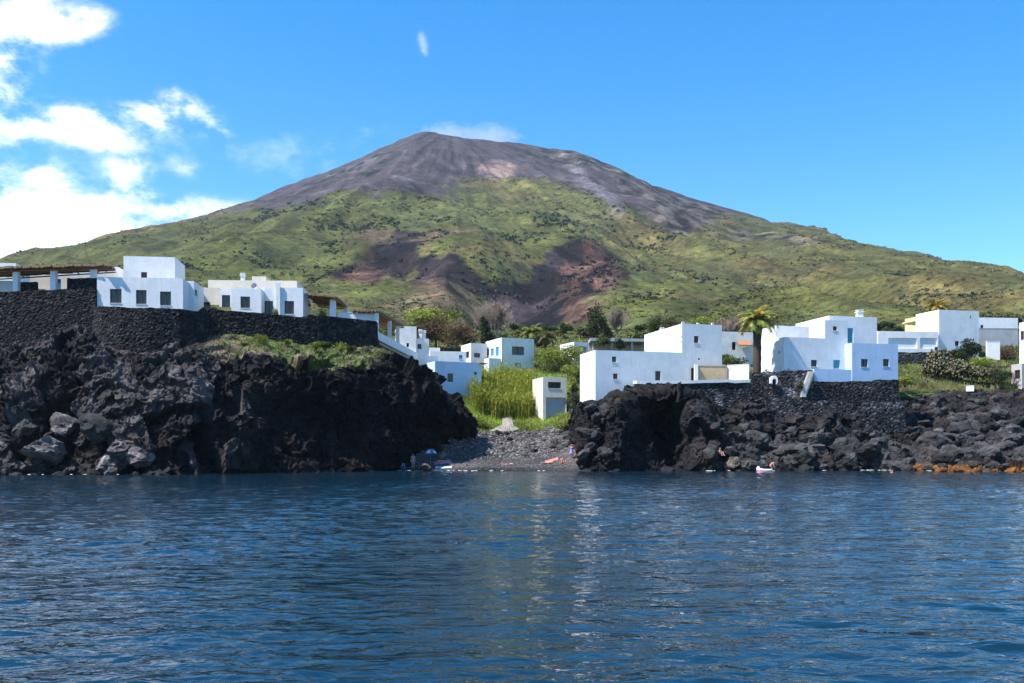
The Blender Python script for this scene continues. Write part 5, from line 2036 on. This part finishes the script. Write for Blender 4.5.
def shore_foam():
    rng = np.random.default_rng(12)
    V, Fc = [], []
    def patch(x, y, lx, ly):
        b = len(V)
        n = 10
        V.append((x, y, .085))
        for k in range(n):
            a = 2 * math.pi * k / n
            q = rng.uniform(.6, 1.2)
            V.append((x + lx * q * math.cos(a), y + ly * q * math.sin(a), .05))
        for k in range(n):
            Fc.append((b, b + 1 + k, b + 1 + (k + 1) % n))
    xs = np.linspace(-14, 8.5, 120)
    for x in xs:
        ys = np.linspace(108, 118, 300)
        zz = ground(np.full(300, x), ys)
        y0 = ys[np.argmax(zz > .02)]
        if fbm(np.array([[x / 1.6, 3.0, 0]]), 2, 5)[0] > .1 and rng.random() < .4:
            patch(x, y0 - .15, rng.uniform(.08, .32), rng.uniform(.03, .11))
    for nm, rng_px, k in (('rocky_shore', (706, 930), 26), ('rocky_headland', (0, 160), 9)):
        S = SHEETS[nm]
        low = S[np.argmin(np.abs(S[..., 2] - .05), axis=0), np.arange(S.shape[1])]
        pxs = low[:, 0] / low[:, 1] * F + CX
        idx = np.where((pxs > rng_px[0]) & (pxs < rng_px[1]))[0]
        for i in rng.choice(idx, k):
            patch(low[i, 0], low[i, 1] - rng.uniform(.1, .5), rng.uniform(.08, .5), rng.uniform(.04, .12))
    o = np_mesh('foam', np.array(V), np.array(Fc), M['foam'], None, smooth=True)
    tag(o, 'thin white foam where the water meets beach and rocks', None, None, 'stuff')


shore_foam()


# ------------------------------------------------------------------ people
def remeshed(mb, voxel, mat, name, parent):
    tmp = mb.build('tmp', mat)
    md = tmp.modifiers.new('r', 'REMESH')
    md.mode = 'VOXEL'
    md.voxel_size = voxel
    md.use_smooth_shade = True
    dg = bpy.context.evaluated_depsgraph_get()
    me = bpy.data.meshes.new_from_object(tmp.evaluated_get(dg))
    me.name = name
    bpy.data.objects.remove(tmp)
    o = bpy.data.objects.new(name, me)
    COL.objects.link(o)
    o.parent = parent
    if not me.materials:
        me.materials.append(mat)
    return o


def ball(mb, c, r, n=10):
    c = Vector(c)
    r = Vector(r) if hasattr(r, '__len__') else Vector((r, r, r))
    b = len(mb.v)
    for i in range(n + 1):
        t = math.pi * i / n
        for k in range(n):
            p = 2 * math.pi * k / n
            mb.v.append((c.x + r.x * math.sin(t) * math.cos(p), c.y + r.y * math.sin(t) * math.sin(p), c.z + r.z * math.cos(t)))
    for i in range(n):
        for k in range(n):
            mb.f.append((b + i * n + k, b + i * n + (k + 1) % n, b + (i + 1) * n + (k + 1) % n, b + (i + 1) * n + k))


POSES = {  # facing -Y; metres
    'stand': dict(pel=(0, 0, .93), chest=(0, .01, 1.27), neck=(0, .01, 1.47), head=(0, -.01, 1.60), kneeL=(-.10, -.02, .49), ankL=(-.11, .03, .07), kneeR=(.11, -.05, .49), ankR=(.13, .0, .07),
                  elbL=(-.26, .04, 1.14), wrL=(-.28, -.06, .89), elbR=(.26, .05, 1.14), wrR=(.29, -.05, .89)),
    'arms': dict(pel=(0, 0, .93), chest=(0, .01, 1.27), neck=(0, .01, 1.47), head=(.02, -.01, 1.60), kneeL=(-.10, -.02, .49), ankL=(-.13, .03, .07), kneeR=(.12, -.07, .49), ankR=(.15, .0, .07),
                 elbL=(-.33, -.02, 1.36), wrL=(-.18, -.12, 1.55), elbR=(.33, -.02, 1.38), wrR=(.2, -.1, 1.58)),
    'sit': dict(pel=(0, .1, .13), chest=(0, .14, .47), neck=(0, .12, .66), head=(0, .06, .79), kneeL=(-.14, -.30, .44), ankL=(-.12, -.48, .07), kneeR=(.14, -.28, .42), ankR=(.13, -.50, .07),
                elbL=(-.27, .03, .38), wrL=(-.2, -.2, .44), elbR=(.28, .03, .36), wrR=(.2, -.2, .42)),
    'bend': dict(pel=(0, .12, .80), chest=(0, -.14, 1.02), neck=(0, -.31, 1.08), head=(0, -.42, 1.06), kneeL=(-.11, -.06, .45), ankL=(-.12, .06, .07), kneeR=(.11, -.08, .45), ankR=(.13, .04, .07),
                 elbL=(-.22, -.28, .78), wrL=(-.18, -.36, .54), elbR=(.22, -.28, .78), wrR=(.18, -.38, .54)),
}
POSES['lie'] = {k: (v[0], v[1], v[2]) for k, v in POSES['stand'].items()}


def person(label, loc, rz, pose, clothes, hair='hair', scale=1.0, group=None, skin='skin'):
    """one continuous body; hair, eyes and clothing are its children"""
    J = {k: Vector(v) for k, v in POSES[pose].items()}
    r = empty('person', loc, label, 'person', group)
    r.rotation_euler = (0, 0, rz)
    r.scale = (scale,) * 3
    T = Matrix.Identity(4)
    if pose == 'lie':
        T = Matrix.Translation((0, .8, .12)) @ Matrix.Rotation(math.pi / 2, 4, 'X') 
    fwd = (J['head'] - J['neck']).normalized()
    up = (J['neck'] - J['chest']).normalized()
    shl = {s: J['neck'] - up * .07 + Vector((sg * .185, 0, 0)) for s, sg in (('L', -1), ('R', 1))}
    hip = {s: J['pel'] + Vector((sg * .095, 0, -.02)) for s, sg in (('L', -1), ('R', 1))}
    m = MB()
    m.tube([J['pel'] - up * .05, J['pel'] + up * .08, J['chest'] - up * .12, J['chest'], J['neck'] - up * .09, J['neck'] - up * .03], [.125, .135, .12, .15, .13, .07], 14)
    for s, sg in (('L', -1), ('R', 1)):
        ball(m, J['pel'] + Vector((sg * .075, 0, 0)), (.11, .12, .12))
        ball(m, J['chest'] + Vector((sg * .085, -.02, .02)), (.10, .11, .13))
        ball(m, shl[s], .068)
        m.tube([hip[s], hip[s].lerp(J['knee' + s], .5), J['knee' + s], J['knee' + s].lerp(J['ank' + s], .35), J['ank' + s]], [.095, .078, .055, .056, .036], 10)
        ball(m, J['knee' + s], .056)
        toe = J['ank' + s] + Vector((sg * .03, -.17, -.035))
        m.tube([J['ank' + s] + Vector((0, .05, -.03)), J['ank' + s] + Vector((0, -.04, -.02)), toe], [.036, .042, .026], 8)
        m.tube([shl[s], shl[s].lerp(J['elb' + s], .45), J['elb' + s], J['elb' + s].lerp(J['wr' + s], .3), J['wr' + s]], [.055, .048, .038, .04, .026], 9)
        ball(m, J['elb' + s], .038)
        d = (J['wr' + s] - J['elb' + s]).normalized()
        sd = d.cross(Vector((0, 1, .2))).normalized()
        nn = sd.cross(d)
        palm_ = J['wr' + s] + d * .055
        m.tube([J['wr' + s], palm_, palm_ + d * .03], [.026, .036, .032], 8)
        for k, (o, ln) in enumerate(((-.030, .062), (-.010, .076), (.010, .082), (.030, .072))):
            b = palm_ + sd * o + d * .025
            m.tube([b, b + d * ln * .5 + nn * .006, b + d * ln + nn * .022], [.0105, .0095, .008], 6)
        b = palm_ + sd * (-sg * .03) - d * .02
        m.tube([b, b + sd * (-sg * .028) + d * .03, b + sd * (-sg * .034) + d * .06 + nn * .015], [.012, .011, .009], 6)
    m.tube([J['neck'] - up * .06, J['neck'] + fwd * .05], [.062, .055], 10)
    H = J['head']
    ball(m, H + Vector((0, .01, .02)), (.078, .095, .115), 14)
    ball(m, H + Vector((0, -.03, -.06)), (.055, .06, .055))
    m.tube([H + Vector((0, -.085, .02)), H + Vector((0, -.112, -.022))], [.010, .017], 6)
    m.tube([H + Vector((-.025, -.085, -.062)), H + Vector((0, -.094, -.060)), H + Vector((.025, -.085, -.062))], [.006, .009, .006], 6)
    for sg in (-1, 1):
        ball(m, H + Vector((sg * .08, .01, 0)), (.012, .022, .032), 8)
    m.v = [tuple(T @ Vector(v)) for v in m.v]
    remeshed(m, .011, M[skin], 'body', r)
    for sg in (-1, 1):
        e = MB()
        ball(e, H + Vector((sg * .032, -.082, .012)), .0105, 8)
        e.v = [tuple(T @ Vector(v)) for v in e.v]
        e.build('eye', M['dark'], r, True)
    hm = MB()
    ball(hm, H + Vector((0, .022, .045)), (.088, .098, .098), 12)
    ball(hm, H + Vector((0, .06, -.03)), (.075, .055, .09), 10)
    hm.v = [tuple(T @ Vector(v)) for v in hm.v]
    remeshed(hm, .014, M[hair], 'hair', r)
    for kind, mat in clothes:
        c = MB()
        if kind == 'shorts':
            c.tube([J['pel'] + up * .10, J['pel'] + up * .02, J['pel'] - up * .05], [.148, .15, .13], 14)
            for s, sg in (('L', -1), ('R', 1)):
                ball(c, J['pel'] + Vector((sg * .075, 0, 0)), (.122, .132, .125))
                c.tube([hip[s], hip[s].lerp(J['knee' + s], .45)], [.108, .098], 12)
        elif kind == 'top':
            c.tube([J['pel'] + up * .12, J['chest'] - up * .12, J['chest'], J['neck'] - up * .12], [.142, .135, .162, .14], 14)
            for sg in (-1, 1):
                ball(c, J['chest'] + Vector((sg * .085, -.02, .02)), (.112, .122, .14))
        elif kind == 'dress':
            k = (J['kneeL'] + J['kneeR']) / 2
            c.tube([k.lerp(J['pel'], .25), k.lerp(J['pel'], .75), J['pel'] + up * .1, J['chest'] - up * .1, J['chest'] + up * .04], [.24, .21, .16, .145, .165], 16)
            for sg in (-1, 1):
                ball(c, J['chest'] + Vector((sg * .085, -.02, .02)), (.112, .122, .13))
        c.v = [tuple(T @ Vector(v)) for v in c.v]
        remeshed(c, .014, M[mat], {'shorts': 'swim_shorts', 'top': 'swim_top', 'dress': 'dress'}[kind], r)
    return r


def gpt(px, D, dz=0.0):
    x = X(px, D)
    return Vector((x, D, gz(x, D) + dz))


person('person standing bare chested in lilac shorts at the edge of the cliff shadow', gpt(413, 114.6), .3, 'stand', [('shorts', 'lilac')])
person('person standing in a lilac dress with raised arms by the beach rocks', gpt(571.5, 116.0), -.2, 'arms', [('dress', 'lilac')], scale=1.05)
person('person in coral swimwear sitting on the pebbles beside the standing lilac dress', gpt(563, 115.4), .5, 'sit', [('shorts', 'coral'), ('top', 'coral')])
person('person in navy swimwear sitting under the cliff near the blue parasol', gpt(443.5, 119.5), -.2, 'sit', [('shorts', 'navy'), ('top', 'navy')])
person('sunbather in coral lying on the pink beach towel', gpt(442.5, 118.2, .02), -1.2, 'lie', [('shorts', 'coral')])
person('sunbather in navy lying on the open middle of the beach', gpt(508, 116.8, .02), 1.3, 'lie', [('shorts', 'navy')])
person('sunbather in pink lying near the sitting coral swimwear', gpt(548, 116.4, .02), 1.5, 'lie', [('shorts', 'pink')])
p = sheet_pt('rocky_shore', 722.5, 457)
person('person in navy shorts standing small among the low rocks', p + Vector((0, -.1, -.05)), .4, 'sit', [('shorts', 'navy')], scale=1.1)
pf = Vector((X(771.5, 111.6), 111.6, -.1))
person('sunburnt person bending over the white and pink float', pf, 1.2, 'bend', [('shorts', 'coral')], scale=1.0)
sw = person('swimmer with only head and shoulders above the water', Vector((X(892, 106), 106, -1.38)), .6, 'stand', [('shorts', 'navy')])

# float
r_ = empty('inflatable_float', (X(764.5, 110.6), 110.6, .02), 'white and pink inflatable float at the rocks edge', 'float')
m = MB()
ring_ = [(1.15 * math.cos(t), .55 * math.sin(t), .17 + .12 * (math.cos(t) < -.5)) for t in np.linspace(0, 2 * math.pi, 25)]
m.tube(ring_, .2, 10, cap=False)
m.build('tube_ring', M['float_white'], r_, True)
m = MB()
m.tube([(x * .99, y * 1.02 - .0, .02) for x, y, z in ring_], .17, 10, cap=False)
m.build('lower_ring', M['float_pink'], r_, True)
m = MB()
m.poly([(x * .9, y * .9, .1) for x, y, z in ring_[:-1]])
m.build('base', M['float_white'], r_)
m = MB()
ball(m, (-1.0, 0, .5), (.3, .36, .3))
m.build('headrest', M['float_white'], r_, True)


def towel(label, px, D, w, l, rz, mat):
    p = gpt(px, D, .03)
    m = MB()
    n = 7
    cs, sn = math.cos(rz), math.sin(rz)
    rr = random.Random(int(px))
    for i in range(n - 1):
        for k in range(3):
            def q(a, b):
                u, v = (a / (n - 1) - .5) * l, (b / 3 - .5) * w
                x, y = u * cs - v * sn, u * sn + v * cs
                return (x, y, gz(p.x + x, p.y + y) - p.z + .05 + .02 * math.sin(a * 2 + b))
            a = [q(i, k), q(i + 1, k), q(i + 1, k + 1), q(i, k + 1)]
            m.hexa([(x, y, z - .02) for x, y, z in a], a)
    o = m.build('beach_towel', M[mat])
    o.location = p
    tag(o, label, 'towel')


towel('pink beach towel spread under the sunbather in coral', 442.5, 118.2, 1.1, 2.1, .25, 'pink')
towel('light blue beach towel below the pink one', 443.5, 115.8, 1.0, 2.0, .05, 'sky_towel')
towel('small coral towel beside the sitting coral swimwear', 551.5, 117.3, .8, 1.6, .1, 'coral')

r_ = empty('parasol', gpt(430.3, 117.2, 0), 'blue and white beach parasol open in the cliff shadow', 'parasol')
m = MB()
m.tube([(0, 0, -.4), (.05, 0, 2.2)], .025, 6)
m.build('pole', M['metal'], r_)
for part, mat, off in (('canopy_panel', 'parasol', 0), ('canopy_panel', 'parasol_white', 1)):
    for k in range(off, 8, 2):
        m = MB()
        a0, a1 = 2 * math.pi * k / 8, 2 * math.pi * (k + 1) / 8
        prev = None
        for j in range(5):
            t = j / 4
            rr, zz = 1.0 * math.sin(t * 1.35) / math.sin(1.35), 2.25 - .55 * (1 - math.cos(t * 1.35)) / (1 - math.cos(1.35))
            cur = [(.05 + rr * math.cos(a0), rr * math.sin(a0), zz), (.05 + rr * math.cos(a1), rr * math.sin(a1), zz)]
            if prev:
                m.poly([prev[0], prev[1], cur[1], cur[0]])
            prev = cur
        m.build(part, M[mat], r_)
r_ = bpy.data.objects['parasol']
r_.scale = (.72, .72, .85)
bpy.data.objects['inflatable_float'].scale = (.72, .72, .72)
r_ = empty('beach_bag', gpt(403.5, 113.9), 'dark blue grey beach bag in the cliff shadow', 'bag')
m = MB()
ball(m, (0, 0, .25), (.42, .25, .3))
m.build('body', M['navy'], r_, True)
m = MB()
m.tube([(-.2, 0, .45), (-.1, 0, .75), (.1, 0, .75), (.2, 0, .45)], .03, 6)
m.build('handle', M['sky_towel'], r_)

# ------------------------------------------------------------------ air and crater smoke
def haze():
    m = MB()
    m.hexa([(-3500, -3500, -8), (3500, -3500, -8), (3500, 4000, -8), (-3500, 4000, -8)], [(-3500, -3500, 960), (3500, -3500, 960), (3500, 4000, 960), (-3500, 4000, 960)])
    mt = bpy.data.materials.new('haze_air')
    mt.use_nodes = True
    t = mt.node_tree
    t.nodes.remove(t.nodes['Principled BSDF'])
    v = t.nodes.new('ShaderNodeVolumePrincipled')
    v.inputs['Color'].default_value = (.72, .84, 1.0, 1)
    v.inputs['Density'].default_value = HAZE
    v.inputs['Anisotropy'].default_value = .2
    t.links.new(v.outputs[0], t.nodes['Material Output'].inputs['Volume'])
    o = m.build('haze', mt)
    tag(o, 'thin blue air between the bay and the summit', None, None, 'stuff')


HAZE = .000045
haze()


def crater_smoke():
    mt = bpy.data.materials.new('crater_smoke')
    mt.use_nodes = True
    t = mt.node_tree
    t.nodes.remove(t.nodes['Principled BSDF'])
    L = t.links.new
    v = t.nodes.new('ShaderNodeVolumePrincipled')
    v.inputs['Color'].default_value = (.95, .96, 1.0, 1)
    tc = t.nodes.new('ShaderNodeTexCoord')
    ln = t.nodes.new('ShaderNodeVectorMath')
    ln.operation = 'LENGTH'
    L(tc.outputs['Object'], ln.inputs[0])
    n = t.nodes.new('ShaderNodeTexNoise')
    n.inputs['Scale'].default_value = 2.8
    n.inputs['Detail'].default_value = 7
    n.inputs['Roughness'].default_value = .7
    n.inputs['Distortion'].default_value = .8
    L(tc.outputs['Object'], n.inputs['Vector'])
    a = t.nodes.new('ShaderNodeMath')
    a.operation = 'MULTIPLY_ADD'
    a.inputs[1].default_value = -.62
    L(ln.outputs['Value'], a.inputs[0])
    L(n.outputs['Fac'], a.inputs[2])
    r = t.nodes.new('ShaderNodeMapRange')
    r.inputs['From Min'].default_value = .0
    r.inputs['From Max'].default_value = .55
    r.inputs['To Min'].default_value = 0
    r.inputs['To Max'].default_value = .017
    L(a.outputs[0], r.inputs['Value'])
    L(r.outputs[0], v.inputs['Density'])
    L(v.outputs[0], t.nodes['Material Output'].inputs['Volume'])
    iv, fc = ico(3)
    for px_, py_, sx, sz, lab in ((448, 137, 56, 26, 'white smoke drifting off the top of the summit'), (490, 139, 58, 30, 'white smoke rising over the flat part of the crest')):
        D_ = 2760
        o = np_mesh('smoke', iv, fc, mt, None, smooth=True)
        o.location = (X(px_, D_), D_, Z(py_, D_))
        o.scale = (sx * 2.0, 90, sz * 1.7)
        tag(o, lab, None, 'smoke from the crater', 'stuff')


crater_smoke()

# ------------------------------------------------------------------ render settings
SC.view_settings.view_transform = 'Standard'
SC.view_settings.look = 'None'
SC.view_settings.gamma = 1.0
SC.view_settings.use_curve_mapping = False
SC.view_settings.exposure = 1.0
SC.render.engine = 'CYCLES'
SC.cycles.use_denoising = True
SC.cycles.max_bounces = 6
SC.cycles.diffuse_bounces = 3
SC.cycles.glossy_bounces = 3
SC.cycles.transparent_max_bounces = 6
SC.cycles.caustics_reflective = False
SC.cycles.caustics_refractive = False
SC.cycles.sample_clamp_indirect = 6.0
SC.cycles.volume_bounces = 0
